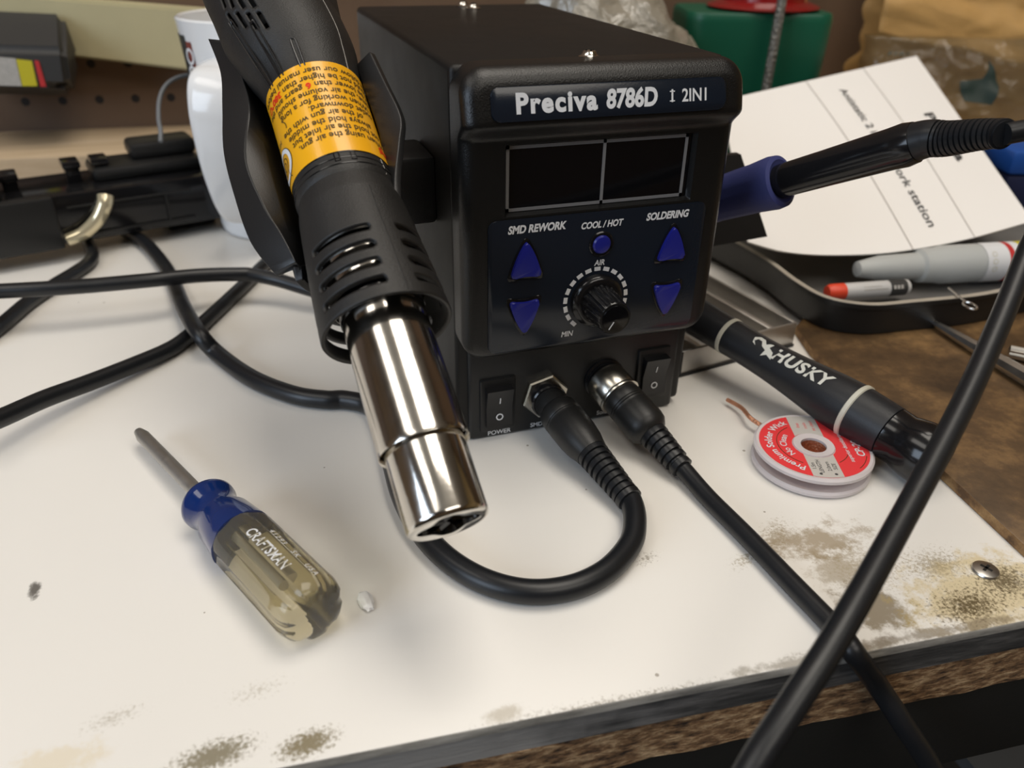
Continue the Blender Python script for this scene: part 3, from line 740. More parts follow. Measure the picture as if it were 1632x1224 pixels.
# sticker
bm = NB(); A0, A1 = -40, 226
na_, nl = 90, 10
rows = [[bm.verts.new(hp(SB + (STP - SB) * j / nl, A0 + (A1 - A0) * i / na_, .00025)) for i in range(na_ + 1)] for j in range(nl + 1)]
for a, b in zip(rows, rows[1:]):
    for i in range(na_): bm.faces.new((a[i], a[i + 1], b[i + 1], b[i]))
stk = obj('warning_sticker', bm, MT['yellow'], gun, label='yellow printed warning sticker')
def onstick(x, y, h=.0004):        # x: arc metres to the text's right, y: towards the nozzle (text reads with the nozzle up)
    s = SB + (STP - SB) * .5 - y; return hp(s, 90 + math.degrees(x / .0154), h)
SL = STP - SB
lines = [([('Warning!', 'redink')], -.0135), ([('When using the air gun,', 'darkink')], .0125), ([('do not hold the air inlet but', 'darkink')], .0145), ([('always hold the middle', 'darkink')], .0155),
         ([('of the air gun with the', 'darkink')], .0172), ([('outlet downward.', 'darkink')], .0060), ([('When working for a long', 'darkink')], .0165), ([('time, the air volume should', 'darkink')], .0170),
         ([('not be lower than', 'darkink'), ('6', 'redink'), ('gears and the', 'darkink')], .0225), ([('should not be higher than', 'darkink'), ('380\u00b0C.', 'redink')], .0225), ([('Please follow our user manual before', 'darkink')], .0230)]
for i, (sg_, xr) in enumerate(lines):
    y0 = SL * .5 - SL * (.095 + .0815 * i); x_ = xr
    for s_, c_ in sg_[::-1]:
        bm = text(s_, .0033 if c_ == 'redink' else .0031, align='RIGHT', bold=.03 if c_ == 'redink' else .010)
        w_ = max(v.co.x for v in bm.verts) - min(v.co.x for v in bm.verts)
        place(bm, lambda c: onstick(c.x + x_, c.y + y0)); obj('lettering', bm, MT[c_], stk); x_ -= w_ + .0010
# dial drawing on the sticker
dx, dy = .0222, SL * .5 - SL * .22
for r0, r1, c_ in ((.0012, .0015, 'darkink'), (.0026, .0029, 'darkink'), (.0042, .0056, 'white'), (.0056, .0059, 'darkink')):
    bm = NB(); ringp(bm, 0, 0, r0, r1, 0, .00003, n=40)
    place(bm, lambda c: onstick(c.x + dx, c.y + dy, .0004 + c.z)); obj('dial_print', bm, MT[c_], stk)
for q in ((.0188, SL * .5 - SL * .12, 20), (.0200, SL * .5 - SL * .50, 200)):
    bm = NB(); ringp(bm, 0, 0, .0030, .0033, 0, .00003, a0=math.radians(q[2] - 35), a1=math.radians(q[2] + 35), n=12); place(bm, lambda c: onstick(c.x + q[0] - .002, c.y + q[1], .0004 + c.z)); obj('arc_print', bm, MT['darkink'], stk)
bm = text('MIN', .0022); place(bm, lambda c: onstick(c.x + .0218, c.y + SL * .5 - SL * .45, .0004)); obj('lettering', bm, MT['darkink'], stk)

# ------------------------------------------------------------------ cords and plugs
def axis_s(P0, A, u, v):
    d = ray(u, v); w = P0 - CAM
    M2 = np.array([[d.dot(d), -d.dot(A)], [d.dot(A), -A.dot(A)]]); b2 = np.array([d.dot(w), A.dot(w)])
    return float(np.linalg.solve(M2, b2)[1])
def cord(pts, r, n=14, sub=10):
    bm = NB(); tube(bm, crom(pts, sub), r, n); return bm
# heat gun cord with its plug
e1 = onz(1001, 793, .0058); d1 = (e1 - C1).normalized(); l1 = (e1 - C1).length
gc = gun
P1 = C1 + V((0, -.0045, 0)); d1 = (e1 - P1).normalized(); l1 = (e1 - P1).length; m1 = frame(P1, d1)
bm = NB(); lathe(bm, [(.0060, -.0005), (.0066, .0005), (.0066, .006), (.0072, .0066), (.0079, .008), (.0081, .012), (.0079, .0125), (.0081, .013), (.0079, .0138), (.0081, .0146), (.0080, .022), (.0074, .027), (.0066, .030), (.0062, .032)], m1, 40)
gpl = obj('plug', bm, MT['black'], gc)
pf = [(.0060, .0300)]
k = .0325
while k < l1 - .002:
    t = (k - .03) / (l1 - .03); r_ = .0062 - .0016 * t
    pf += [(r_, k), (r_, k + .0016), (r_ - .0009, k + .0018), (r_ - .0009, k + .0026)]; k += .0028
pf += [(.0047, l1 - .0012), (.0049, l1 - .0010), (.0048, l1 + .0012), (.0042, l1 + .0014)]
bm = NB(); lathe(bm, pf, m1, 32); obj('plug_strain_relief', bm, MT['rubber'], gpl)
Z = .0041
gpts = [e1 - d1 * .004, e1 + d1 * .002, onz(1012, 832, .0048)] + [onz(u, v, Z) for u, v in ((1004, 868), (968, 909), (912, 936), (842, 943), (772, 926), (712, 890), (668, 842), (641, 790), (625, 735), (611, 682), (590, 648), (550, 637), (520, 637), (468, 629), (402, 603), (347, 564))] + [onz(316, 530, .0118), onz(292, 488, .0085), onz(277, 451, .0045), onz(261, 422, Z), onz(230, 386, Z), onz(196, 366, Z)]
obj('cord', cord(gpts, .0040, 20), MT['rubber'], gc)
# soldering iron cord with its plug
e2 = onz(1084, 742, .0060); P2 = C2 + V((0, -.0020, 0)); d2 = (e2 - P2).normalized(); l2 = (e2 - P2).length; m2 = frame(P2, d2)
ia = ond(1150, 316, .335)
it = thing('soldering_iron', 'black soldering iron with blue foam grip and long cord in the holder beside station', 'soldering iron', tuple(ia))
ic = it
bm2 = bm = NB(); lathe(bm, [(.0080, -.001), (.0086, 0), (.0086, .0085), (.0082, .0092), (.0076, .0094)], m2, 72, rfun=lambda a, h: 1 + .012 * math.cos(36 * a) if .0002 < h < .0086 else 1); lathe(bm, [(.0088, .0090), (.0090, .0096), (.0088, .0103), (.0080, .0104)], m2, 48)
bm = NB(); lathe(bm, [(.0076, .009), (.0080, .011), (.0083, .0145), (.0081, .015), (.0083, .0155), (.0081, .0161), (.0083, .0167), (.0081, .0173), (.0083, .018), (.0084, .026), (.0080, .0285), (.0066, .0305), (.0057, .0312)], m2, 40); ipl = obj('plug', bm, MT['black'], ic); obj('coupling_ring', bm2, MT['nut'], ipl, label='knurled nickel coupling ring')
pf = [(.0052, .0300)]; k = .0318
while k < l2 - .0015:
    t = (k - .03) / max(.001, l2 - .03); r_ = .0058 - .0013 * t
    pf += [(r_, k), (r_, k + .0019), (r_ - .0011, k + .0021), (r_ - .0011, k + .0028)]; k += .0030
pf += [(.0044, l2 - .001), (.0045, l2 + .0012), (.0040, l2 + .0015), (.0036, l2 + .0015)]
bm = NB(); lathe(bm, pf, m2, 32); obj('plug_strain_relief', bm, MT['rubber'], ipl)
ZI = .0034
I_END = ond(1601, 214, .245)
ipts = [e2 - d2 * .004, e2 + d2 * .003] + [onz(u, v, ZI) for u, v in ((1130, 795), (1190, 855), (1262, 930), (1335, 1006))] + [onz(1362, 1042, .0030), ond(1396, 1088, .2385), ond(1440, 1155, .2400), ond(1490, 1235, .2440), ond(1560, 1390, .25), ond(1560, 1580, .25), ond(1440, 1740, .235), ond(1230, 1740, .205), ond(1090, 1600, .175), ond(1105, 1410, .163),
        ond(1186, 1245, .166), ond(1262, 1125, .172), ond(1340, 1003, .182), ond(1452, 802, .204), ond(1537, 640, .222), ond(1597, 505, .237), ond(1650, 375, .250), ond(1705, 285, .255), ond(1720, 225, .252), ond(1680, 205, .2475), ond(1640, 207, .2455), I_END]
obj('cord', cord(ipts, .00335, 18), MT['rubber'], ic)
# mains and other cords at the left
def lcord(name, pts, label, r=.0037):
    return top(name, cord(pts, r), MT['rubber'], label, 'cord', 'black cords behind the heat gun')
lcord('power_cord', [onz(-40, 467, .022), onz(0, 464, .022), onz(73, 460, .022), onz(147, 455, .0215), onz(245, 446, .021), onz(318, 439, .019), onz(380, 437, .017), onz(402, 438, .016), onz(442, 446, .014), onz(489, 460, .012), onz(540, 474, .010), onz(590, 484, .009)], 'black cord running level across the left side from frame edge to behind the heat gun')
lcord('power_cord', [onz(-60, 690, .016), onz(0, 667, .013), onz(73, 635, .010), onz(147, 608, .007), onz(220, 579, .005), onz(270, 557, .004), onz(299, 537, .0038), onz(337, 503, .0038), onz(384, 459, .0038), onz(416, 427, .0040), onz(437, 408, .0045), onz(470, 378, .006)], 'black cord sweeping from the lower left frame edge up to behind the cradle')
lcord('power_cord', [onz(-40, 548, .0038), onz(0, 520, .0038), onz(44, 483, .0038), onz(86, 455, .0038), onz(122, 433, .0038), onz(143, 417, .0038), onz(147, 403, .0038), onz(140, 385, .0038)], 'short black cord curling out from under the black housing at far left')
# ------------------------------------------------------------------ soldering iron
ipath = [ond(1100, 336, .345), ia, ond(1240, 287, .318), ond(1350, 255, .293), ond(1455, 228, .272)]
iA = (ond(1455, 228, .272) - ia).normalized(); mi = frame(ia, iA)
sg = axis_s(ia, iA, 1240, 287); sh = axis_s(ia, iA, 1458, 227)
bm = NB(); lathe(bm, [(.0062, sg - .004), (.0066, sg + .002), (.0068, sg + .02), (.0073, sh - .008), (.0076, sh - .003), (.0070, sh + .0004), (.0064, sh + .0006)], mi, 40); obj('handle', bm, MT['blackgloss'], it)
bm = NB(); lathe(bm, [(.004, -.030), (.0098, -.028), (.0104, -.022), (.0100, -.012), (.0092, -.002), (.0094, .004), (.0099, sg - .010), (.0106, sg - .002), (.0102, sg + .0010), (.0085, sg + .0016), (.0066, sg + .0005)], mi, 48, rfun=lambda a, h: 1 - (.035 if math.cos(6 * a) > .93 and h < sg - .004 else 0)); obj('foam_grip', bm, MT['foam'], it, label='blue foam grip')
bm = NB(); lathe(bm, [(.0035, -.10), (.0035, -.028)], mi, 20); lathe(bm, [(.0008, -.112), (.0028, -.10)], mi, 20); obj('heating_barrel', bm, MT['steel'], it)
# strain relief, ribbed and slightly bent
pth = crom([ia + iA * (sh - .004), ia + iA * (sh + .004), ond(1510, 221, .263), ond(1558, 215, .2535), ond(1590, 213, .2475), I_END], 16)
acc = [0.0]
for a, b in zip(pth, pth[1:]): acc.append(acc[-1] + (b - a).length)
dense = []; tot = acc[-1]; nn = 220; j = 0
for i in range(nn):
    x = tot * i / (nn - 1)
    while j < len(acc) - 2 and acc[j + 1] < x: j += 1
    t = (x - acc[j]) / max(1e-9, acc[j + 1] - acc[j]); dense.append(pth[j].lerp(pth[j + 1], t))
def srr(i, L):
    t = i / (L - 1)
    if t < .28: return .0070 - .0008 * t / .28
    if t > .93: return .0047 if t < .985 else .0040
    r_ = .0062 - .0016 * (t - .28) / .65
    return r_ - (.0008 if ((t - .28) / .65 * 12) % 1 > .72 else 0)
bm = NB(); tube(bm, dense, .006, 28, rfun=srr); obj('strain_relief', bm, MT['rubber'], it)

# ------------------------------------------------------------------ screwdriver with clear handle
q0 = onz(499, 975, .0108); q1 = onz(219, 686, .0070)
sA = (q1 - q0).normalized(); sL = (q1 - q0).length
sd = thing('screwdriver', 'cross-head screwdriver with clear amber handle and blue collar on the white bench top', 'screwdriver', tuple(q0))
SX = V((0, 0, 1)); mS_ = frame(q0, sA, SX)
s_fl = axis_s(q0, sA, 337, 797); s_cb = axis_s(q0, sA, 362, 835); s_ct = axis_s(q0, sA, 378, 862)
RS = .0106
def flute(a, h):
    w = min(1, max(0, (s_ct - h) / .006)); c = math.cos(6 * (a))
    return 1 - .10 * w * max(0, -c) ** .6
bm = NB()
lathe(bm, [(.0020, -.0030), (.0055, -.0028), (.0082, -.0018), (.0098, .0002), (RS, .0034), (RS, .006)] + [(RS, .006 + (s_ct - .010) * t) for t in np.linspace(.1, 1, 8)] + [(RS * .98, s_ct - .002), (RS * .93, s_ct + .001), (RS * .84, s_cb + .001), (.006, s_cb + .0012)], mS_, 72, rfun=flute)
obj('clear_handle', bm, MT['clear'], sd, label='clear amber fluted handle')
bm = NB(); lathe(bm, [(RS * .95, s_ct - .0022), (RS * 1.015, s_ct - .0020), (RS * .965, s_ct + .001), (RS * .89, s_cb + .0008), (.0079, s_cb + .004), (.0078, s_fl - .007), (.0082, s_fl - .0045), (.0092, s_fl - .0025), (.0094, s_fl - .0008), (.0088, s_fl + .0008), (.0066, s_fl + .0012), (.0028, s_fl + .0012)], mS_, 48, rfun=lambda a, h: 1 - (.03 * max(0, math.cos(6 * a)) if s_ct - .003 < h < s_ct + .0005 else 0)); obj('blue_collar', bm, MT['collar'], sd, label='glossy blue collar')
bm = NB(); lathe(bm, [(.0026, .012), (.0026, sL - .006), (.0018, sL - .0015), (.0007, sL)], mS_, 24)
obj('shaft', bm, MT['shaft'], sd, label='grey steel shaft')
# lettering on the upper facet
def onhandle(m, A0_, r, a_mid, s_mid):
    def f(c):      # text x runs from the collar to the butt
        return m @ V((r * math.cos(a_mid + c.y / r), r * math.sin(a_mid + c.y / r), s_mid - c.x))
    return f
# angle of the facet turned to the camera
tocam = (CAM - q0); xl = mS_.to_3x3().inverted() @ tocam; acam = math.atan2(xl.y, xl.x)
s_tx = axis_s(q0, sA, 440, 912)
bm = text('CRAFTSMAN', .0047, bold=.02, shear=.12, sx=.84); place(bm, onhandle(mS_, 0, RS * 1.003, acam + .30, s_tx)); obj('lettering', bm, MT['white'], sd)
bm = text('41293   SK   USA', .0026, bold=.012, sx=1.1, space=1.3); place(bm, onhandle(mS_, 0, RS * 1.003, acam + .80, s_tx - .006)); obj('lettering', bm, MT['white'], sd)
# small clear scrap
bm = NB(); bmesh.ops.create_icosphere(bm, subdivisions=3, radius=1); c0 = onz(583, 958, .0012)
for v in bm.verts:
    k = 1 + .25 * noise.noise(v.co * 2.2); v.co = c0 + V((v.co.x * .0022 * k - v.co.y * .0006, v.co.y * .0042 * k, max(-.0011, v.co.z * .0014 * k)))
top('plastic_scrap', bm, MT['blob'], 'tiny shiny clear scrap lying right of the clear-handled screwdriver', 'scrap')

# ------------------------------------------------------------------ ratchet-style black handle on the right
h0 = onz(1112, 506, .0250); h1 = onz(1475, 724, .0128)
hA = (h1 - h0).normalized(); hL = (h1 - h0).length
hk = thing('driver_handle', 'black handled driver with cream bands and white lettering lying across the steel tray', 'screwdriver', tuple(h0))
tc_ = (CAM - (h0 + h1) / 2); mh = frame(h0, hA, tc_)
sb1 = axis_s(h0, hA, 1163, 535); sb2 = axis_s(h0, hA, 1365, 652); sc1 = axis_s(h0, hA, 1418, 688)
print('husky', hL, sb1, sb2, sc1)
bm = NB(); lathe(bm, [(.0050, -.012), (.0082, -.011), (.0086, 0), (.0082, sb1)], mh, 40); lathe(bm, [(.0079, sb1), (.0079, sb1 + .002)], mh, 40)
hs = crom([(r_, sb1 + (sb2 - sb1) * t, 0) for r_, t in ((.0082, 0), (.0080, .16), (.0083, .38), (.0094, .62), (.0108, .84), (.0113, 1))], 5)
lathe(bm, [(p.x, p.y) for p in hs if p.y < sb2 - .0001] + [(.0113, sb2)], mh, 48)
lathe(bm, [(.0112, sb2), (.0106, sc1), (.0100, sc1 + .0002)], mh, 48); obj('grip', bm, MT['husky'], hk)
bm = NB(); lathe(bm, [(.0080, sb1 - .0012), (.00845, sb1 - .0008), (.00845, sb1 + .0008), (.0080, sb1 + .0012)], mh, 40); obj('cream_ring', bm, MT['cream'], hk)
bm = NB(); mt_ = mh @ Matrix.Translation((0, 0, sb2)); lathe(bm, [(.0111, -.0012), (.01165, -.0008), (.01165, .0008), (.0111, .0012)], mt_, 40); obj('cream_ring', bm, MT['cream'], hk)
bm = NB(); lathe(bm, [(.0098, sc1 + .0002), (.0105, sc1 + .0005), (.0103, sc1 + .006), (.0108, hL - .008), (.0118, hL - .003), (.0119, hL + .001), (.0110, hL + .0045), (.0085, hL + .0062), (.002, hL + .0066)], mh, 48); obj('end_cap', bm, MT['blackgloss'], hk, label='glossy black end cap')
def hr(s):
    for a, b in zip(hs, hs[1:]):
        if a.y <= s <= b.y: return a.x + (b.x - a.x) * (s - a.y) / max(1e-9, b.y - a.y)
    return .010
HM = (axis_s(h0, hA, 1205, 552) + axis_s(h0, hA, 1320, 606)) / 2 + .002
def onhusky(dx=0, dy=0, lift=.0003):
    def f(c):
        s = HM + c.x + dx; r = hr(s) + lift + c.z; a = -.44 - (c.y + dy) / r
        return mh @ V((r * math.cos(a), r * math.sin(a), s))
    return f
sgn = 1
bm = text('HUSKY', .0080, bold=.035, sx=1.0, space=1.10, shear=.12); 
place(bm, onhusky(.006, 0)); obj('lettering', bm, MT['lettersilver'], hk, label='white raised lettering')
bm = NB()
for poly in ([(-.0205, .0022), (-.0185, .0040), (-.0160, .0038), (-.0140, .0016), (-.0128, .0030), (-.0112, .0034), (-.0118, .0010), (-.0090, -.0004), (-.0080, -.0034), (-.0108, -.0024), (-.0130, -.0040), (-.0126, -.0010), (-.0150, .0000), (-.0165, .0020), (-.0185, .0022), (-.0194, .0006), (-.0176, -.0012), (-.0196, -.0004)],):
    bm.faces.new([bm.verts.new((x, y, 0)) for x, y in poly])
bmesh.ops.triangulate(bm, faces=bm.faces); place(bm, onhusky(.0015, 0)); obj('emblem', bm, MT['lettersilver'], hk)

# ------------------------------------------------------------------ solder wick spool
spc = onz(1297, 709, .0092); spc.z = 0
sp = thing('solder_wick_spool', 'flat red-labelled spool of copper desoldering braid lying beside the black driver handle', 'spool', tuple(spc))
RSp = .0222
msp = frame(spc, (0, 0, 1), (1, 0, 0))
for nm_, z0 in (('upper_flange', .0062), ('lower_flange', .0002)):
    bm = NB(); lathe(bm, [(.0052, z0), (RSp - .001, z0), (RSp, z0 + .0008), (RSp, z0 + .0020), (RSp - .0008, z0 + .0028), (RSp - .0016, z0 + .0026), (.0052, z0 + .0026), (.0052, z0)], msp, 72, cap0=False, cap1=False); obj(nm_, bm, MT['spool'], sp)
bm = NB(); lathe(bm, [(.0052, .0028), (.0048, .0091), (.0076, .0094), (.0078, .0088), (.0078, .0028)], msp, 48, cap0=False, cap1=False); obj('hub', bm, MT['spool'], sp)
bm = NB(); lathe(bm, [(.0079, .0031), (.0160, .0031), (.0165, .0045), (.0160, .0061), (.0079, .0061), (.0079, .0031)], msp, 60, cap0=False, cap1=False)
lathe(bm, [(.0050, .0006), (.0001, .0007)], msp, 30); lathe(bm, [(.00465, .0008), (.0046, .0082)], msp, 40, cap0=False, cap1=False); br = obj('copper_braid', bm, MT['copper'], sp, label='copper braid winding')
pw = onz(1204, 672, .0062); bm = NB()
tube(bm, crom([onz(1232, 690, .0046), onz(1204, 672, .0046), onz(1194, 664, .0052), onz(1184, 652, .0040), onz(1174, 645, .0034), onz(1159, 637, .0030)], 8), .0009, 10); obj('wick_tail', bm, MT['copper'], sp)
# label ring: two red sectors and two grey bands
bd_ = (onz(1316, 752, .0088) - onz(1272, 664, .0088)); th0 = math.atan2(bd_.y, bd_.x)   # direction of the grey bands (towards the viewer)
ml = msp @ Matrix.Translation((0, 0, .00885)) @ Matrix.Rotation(th0, 4, 'Z')
lab = obj('label', (lambda b: (ringp(b, 0, 0, .0080, .0203, 0, .00012, ml, n=80), b)[1])(NB()), MT['red'], sp, label='red ring label')
for k in (0, PI):
    bm = NB(); w = .0056; poly = [(math.sqrt(.0081 ** 2 - y * y) if abs(y) < .008 else .004, y) for y in np.linspace(-w, w, 12)] + [(math.sqrt(.0203 ** 2 - y * y), y) for y in np.linspace(w, -w, 12)]
    prism(bm, poly[::-1], .0001, .00020, ml @ Matrix.Rotation(k, 4, 'Z')); obj('label_band', bm, MT['greylab'], lab, label='grey band across the label')
def arctext(s_, size, r, a_mid, inward=False, **k):
    bm = text(s_, size, **k)
    def f(c):
        a = a_mid - c.x / r; rr = r + c.y
        return ml @ V((rr * math.cos(a), rr * math.sin(a), .00022))
    place(bm, f); return bm
obj('lettering', arctext('Premium Solder Wick', .0040, .0167, -PI / 2 , bold=.02, space=1.05), MT['white'], lab)
obj('lettering', arctext('No Clean', .0036, .0113, -PI / 2, bold=.01), MT['white'], lab)
for r_, a0_, a1_ in ((.0137, -2.6, -.55), (.0125, .55, 1.1), (.0190, .75, 1.25)):
    bm = NB(); ringp(bm, 0, 0, r_ - .00012, r_ + .00012, .00012, .00022, ml, a0_, a1_, 40); obj('line_print', bm, MT['darkink'], lab)
def flat(s_, size, x, y, rot, matn, **k):
    bm = text(s_, size, **k); bm.transform(ml @ Matrix.Translation((x, y, .00023)) @ Matrix.Rotation(rot, 4, 'Z')); obj('lettering', bm, MT[matn], lab)
flat('CP-2015', .0041, -.001, .0165, PI, 'white', bold=.02)
flat('superior desoldering', .0023, .0005, .0117, PI, 'white', bold=.01)
for i, t_ in enumerate(('SIZE', '2.0mm', 'LENGTH', '1.5m')): flat(t_, .0021, .0135, .0038 - .0023 * i - (.0008 if i > 1 else 0), PI, 'ink', bold=.01)
for i, t_ in enumerate(('no clean', 'rosin', 'free')): flat(t_, .0021, -.0135, .0030 - .0028 * i, PI, 'red')
for yy in (.0030, -.0025):
    bm = NB(); prism(bm, circ(.0182, yy, .0006, 12), .0002, .00024, ml); obj('dot_print', bm, MT['ink'], lab)

# ------------------------------------------------------------------ steel tray under the handle
ta = onz(1083, 600, .0002); tb = onz(1263, 551, .0002)
tx = (tb - ta).normalized(); tw = (tb - ta).length; mt2 = frame(ta, (0, 0, 1), tx)
bm = NB(); TDp = .115; TH = .0128; w = .0016
box(bm, (0, 0, 0), (tw, TDp, .0016), mt2); box(bm, (0, 0, .0016), (tw, w, TH), mt2, .0004); box(bm, (0, TDp - w, .0016), (tw, TDp, TH), mt2, .0004)
box(bm, (0, w, .0016), (w, TDp - w, TH), mt2, .0004); box(bm, (tw - w, w, .0016), (tw, TDp - w, TH), mt2, .0004)
tr = thing('steel_tray', 'shiny shallow steel tray beside the station, under the black driver handle', 'tray', tuple(ta))
obj('tray_body', bm, MT['brush'], tr)
bm = NB()
for k in (.16, .5, .80): box(bm, (tw * k, w, .0016), (tw * k + .004, TDp - w, TH - .0022), mt2, .0006)
obj('inner_rib', bm, MT['brush'], tr)
bm = NB(); box(bm, (-.0006, -.0007, -.0001), (tw, 0.0, .0012), mt2); box(bm, (-.0008, -.0007, -.0001), (0, .04, TH), mt2); obj('edge_gasket', bm, MT['rubber'], tr)

# ------------------------------------------------------------------ black tray with its contents
def inset2(P, d):
    n = len(P); out = []
    for i in range(n):
        a, b, c = V((*P[i - 1], 0)), V((*P[i], 0)), V((*P[(i + 1) % n], 0))
        t = (c - a).normalized(); nn = V((-t.y, t.x, 0)); out.append((b.x + nn.x * d, b.y + nn.y * d))
    return out
ZR = .0213
tp = [onz(u, v, ZR) for u, v in ((1180, 391), (1222, 416), (1268, 450), (1318, 476), (1388, 487), (1460, 482), (1560, 472), (1632, 458))]
tpl = [(p.x, p.y) for p in crom(tp, 6)]
d_ = V((tpl[-1][0] - tpl[-7][0], tpl[-1][1] - tpl[-7][1], 0)).normalized()
e_ = tpl[-1]; far = (e_[0] + d_.x * .12, e_[1] + d_.y * .12)
tpl += [far, (far[0] + .02, far[1] + .02), (far[0] + .03, far[1] + .09), (far[0] + .01, far[1] + .12), (far[0] - .03, far[1] + .13), (tpl[0][0] + .05, tpl[0][1] + .09), (tpl[0][0] + .012, tpl[0][1] + .078), (tpl[0][0] - .006, tpl[0][1] + .05)]
bm = NB(); loops = []
for d, z in ((.0045, .0044), (.0022, .0048), (.0012, .0185), (0, .0190), (0, ZR)):
    loops.append([bm.verts.new((x, y, z)) for x, y in inset2(tpl, d)])
for a, b in zip(loops, loops[1:]):
    for i in range(len(a)): j = (i + 1) % len(a); bm.faces.new((a[i], a[j], b[j], b[i]))
bm.faces.new(loops[0][::-1])
bt = thing('black_tray', 'shallow black tray with pale rim holding a glue bottle, under the white manual', 'tray', (.2, .1, .0044))
obj('tray_body', bm, MT['tray'], bt)
bm = NB(); loops = []
for d, z in ((.0001, ZR - .0004), (.0001, ZR + .0003), (.0030, ZR + .0003), (.0034, .0190)):
    loops.append([bm.verts.new((x, y, z)) for x, y in inset2(tpl, d)])
for a, b in zip(loops, loops[1:]):
    for i in range(len(a)): j = (i + 1) % len(a); bm.faces.new((a[i], a[j], b[j], b[i]))
obj('rim', bm, MT['trayrim'], bt, label='rim with pale light reflection painted in')
bm = NB(); loops = []
for d, z in ((.0032, .0195), (.0060, .0068), (.0080, .0056)):
    loops.append([bm.verts.new((x, y, z)) for x, y in inset2(tpl, d)])
for a, b in zip(loops, loops[1:]):
    for i in range(len(a)): j = (i + 1) % len(a); bm.faces.new((a[i], a[j], b[j], b[i]))
bm.faces.new(loops[-1]); obj('tray_lining', bm, MT['trayfloor'], bt)
# glue bottle
b0 = onz(1366, 429, .0190); b1 = onz(1660, 413, .0175); bA = (b1 - b0).normalized(); mb = frame(b0, bA, (0, 0, 1))
gb = thing('glue_bottle', 'milky white glue bottle with red and yellow label lying in the black tray', 'bottle', tuple(b0))
sx_ = lambda u, v: axis_s(b0, bA, u, v)
s1, s2, s3, s4 = sx_(1400, 428), sx_(1462, 424), sx_(1488, 422), sx_(1552, 420)
bm = NB(); lathe(bm, [(.0020, -.001), (.0042, .0), (.0058, s1 * .6), (.0068, s1), (.0074, s2 - .001), (.0092, s2 + .0005), (.0098, s3), (.0106, s3 + .004), (.0108, s4 + .06), (.0095, s4 + .063), (.003, s4 + .064)], mb, 40); obj('bottle_body', bm, MT['bottle'], gb)
x0 = s4
for nm_, w, c_ in (('label_white', .014, 'white'), ('label_red', .0035, 'labred'), ('label_pale', .0050, 'white'), ('label_yellow', .0100, 'labyel'), ('label_black', .006, 'black')):
    bm = NB(); lathe(bm, [(.01092, x0), (.01092, x0 + w)], mb, 40, cap0=False, cap1=False); obj('label_stripe', bm, MT[c_], gb, label=nm_.split('_')[1] + ' stripe of the bottle label'); x0 += w
bm = NB()
for k in range(3): ringp(bm, s4 + .0045, -.0042 + .0042 * k, .0011, .0016, 0, .00005, n=16)
tcb = mb.to_3x3().inverted() @ (CAM - b0); ab_ = math.atan2(tcb.y, tcb.x)
place(bm, lambda c: mb @ V((.01102 * math.cos(ab_ - c.y / .0109), .01102 * math.sin(ab_ - c.y / .0109), c.x))); obj('label_print', bm, MT['cream'], gb)
bm = NB()
for k in range(7): box(bm, (s4 + .0275 + .0011 * k, -.006, 0), (s4 + .0279 + .0011 * k, .006 - .0007 * (k % 3), .00004))
place(bm, lambda c: mb @ V((.01102 * math.cos(ab_ - c.y / .0109), .01102 * math.sin(ab_ - c.y / .0109), c.x))); obj('label_print', bm, MT['ink'], gb)
# small white tube with red cap
c0 = onz(1318, 466, .0140); c1 = onz(1446, 457, .0140); cA = (c1 - c0).normalized(); cl = (c1 - c0).length; mc = frame(c0, cA, (0, 0, 1))
mk = thing('marker', 'short white marker with red-orange cap lying in the black tray below the glue bottle', 'marker', tuple(c0))
bm = NB(); lathe(bm, [(.0040, cl * .2), (.0042, cl * .21), (.0042, cl - .0012), (.0036, cl), (.001, cl + .0002)], mc, 28); obj('barrel', bm, MT['greyp'], mk)
bm = NB(); lathe(bm, [(.0012, -.0004), (.0034, 0), (.0043, .002), (.0043, cl * .2)], mc, 28); obj('cap', bm, MT['orange'], mk, label='red-orange cap')
bm = NB(); lathe(bm, [(.00428, cl * .74), (.00428, cl * .95)], mc, 28, cap0=False, cap1=False); obj('label', bm, MT['darkgrey'], mk)
tcm = mc.to_3x3().inverted() @ (CAM - c0); am_ = math.atan2(tcm.y, tcm.x)
bm = NB(); box(bm, (cl * .40, -.0006, 0), (cl * .70, .0001, .00004)); box(bm, (cl * .40, .0012, 0), (cl * .62, .0016, .00004))
for k in range(3): box(bm, (cl * .77 + k * .0021, -.0008, 0), (cl * .77 + .0014 + k * .0021, .0012, .00012))
place(bm, lambda c: mc @ V(((.0043 + c.z) * math.cos(am_ - c.y / .0043), (.0043 + c.z) * math.sin(am_ - c.y / .0043), c.x))); obj('label_print', bm, MT['labgrey'], mk)
# eye pin on the rim
pr0 = onz(1546, 487, .0232); pr1 = onz(1512, 459, .0226); pa_ = (pr1 - pr0).normalized(); pb_ = V((-pa_.y, pa_.x, 0)).normalized()
bm = NB(); cen = pr0; rr = .0035
path = [cen + pa_ * (rr * 1.25 * math.cos(t)) + pb_ * (rr * .75 * math.sin(t)) for t in np.linspace(.35, 2 * PI - .2, 26)] + [cen + pa_ * .0060, cen + pa_ * .012, pr1]
tube(bm, path, .00055, 8)
top('eye_pin', bm, MT['steel'], 'small bent wire pin with an eye resting on the black tray rim', 'pin')
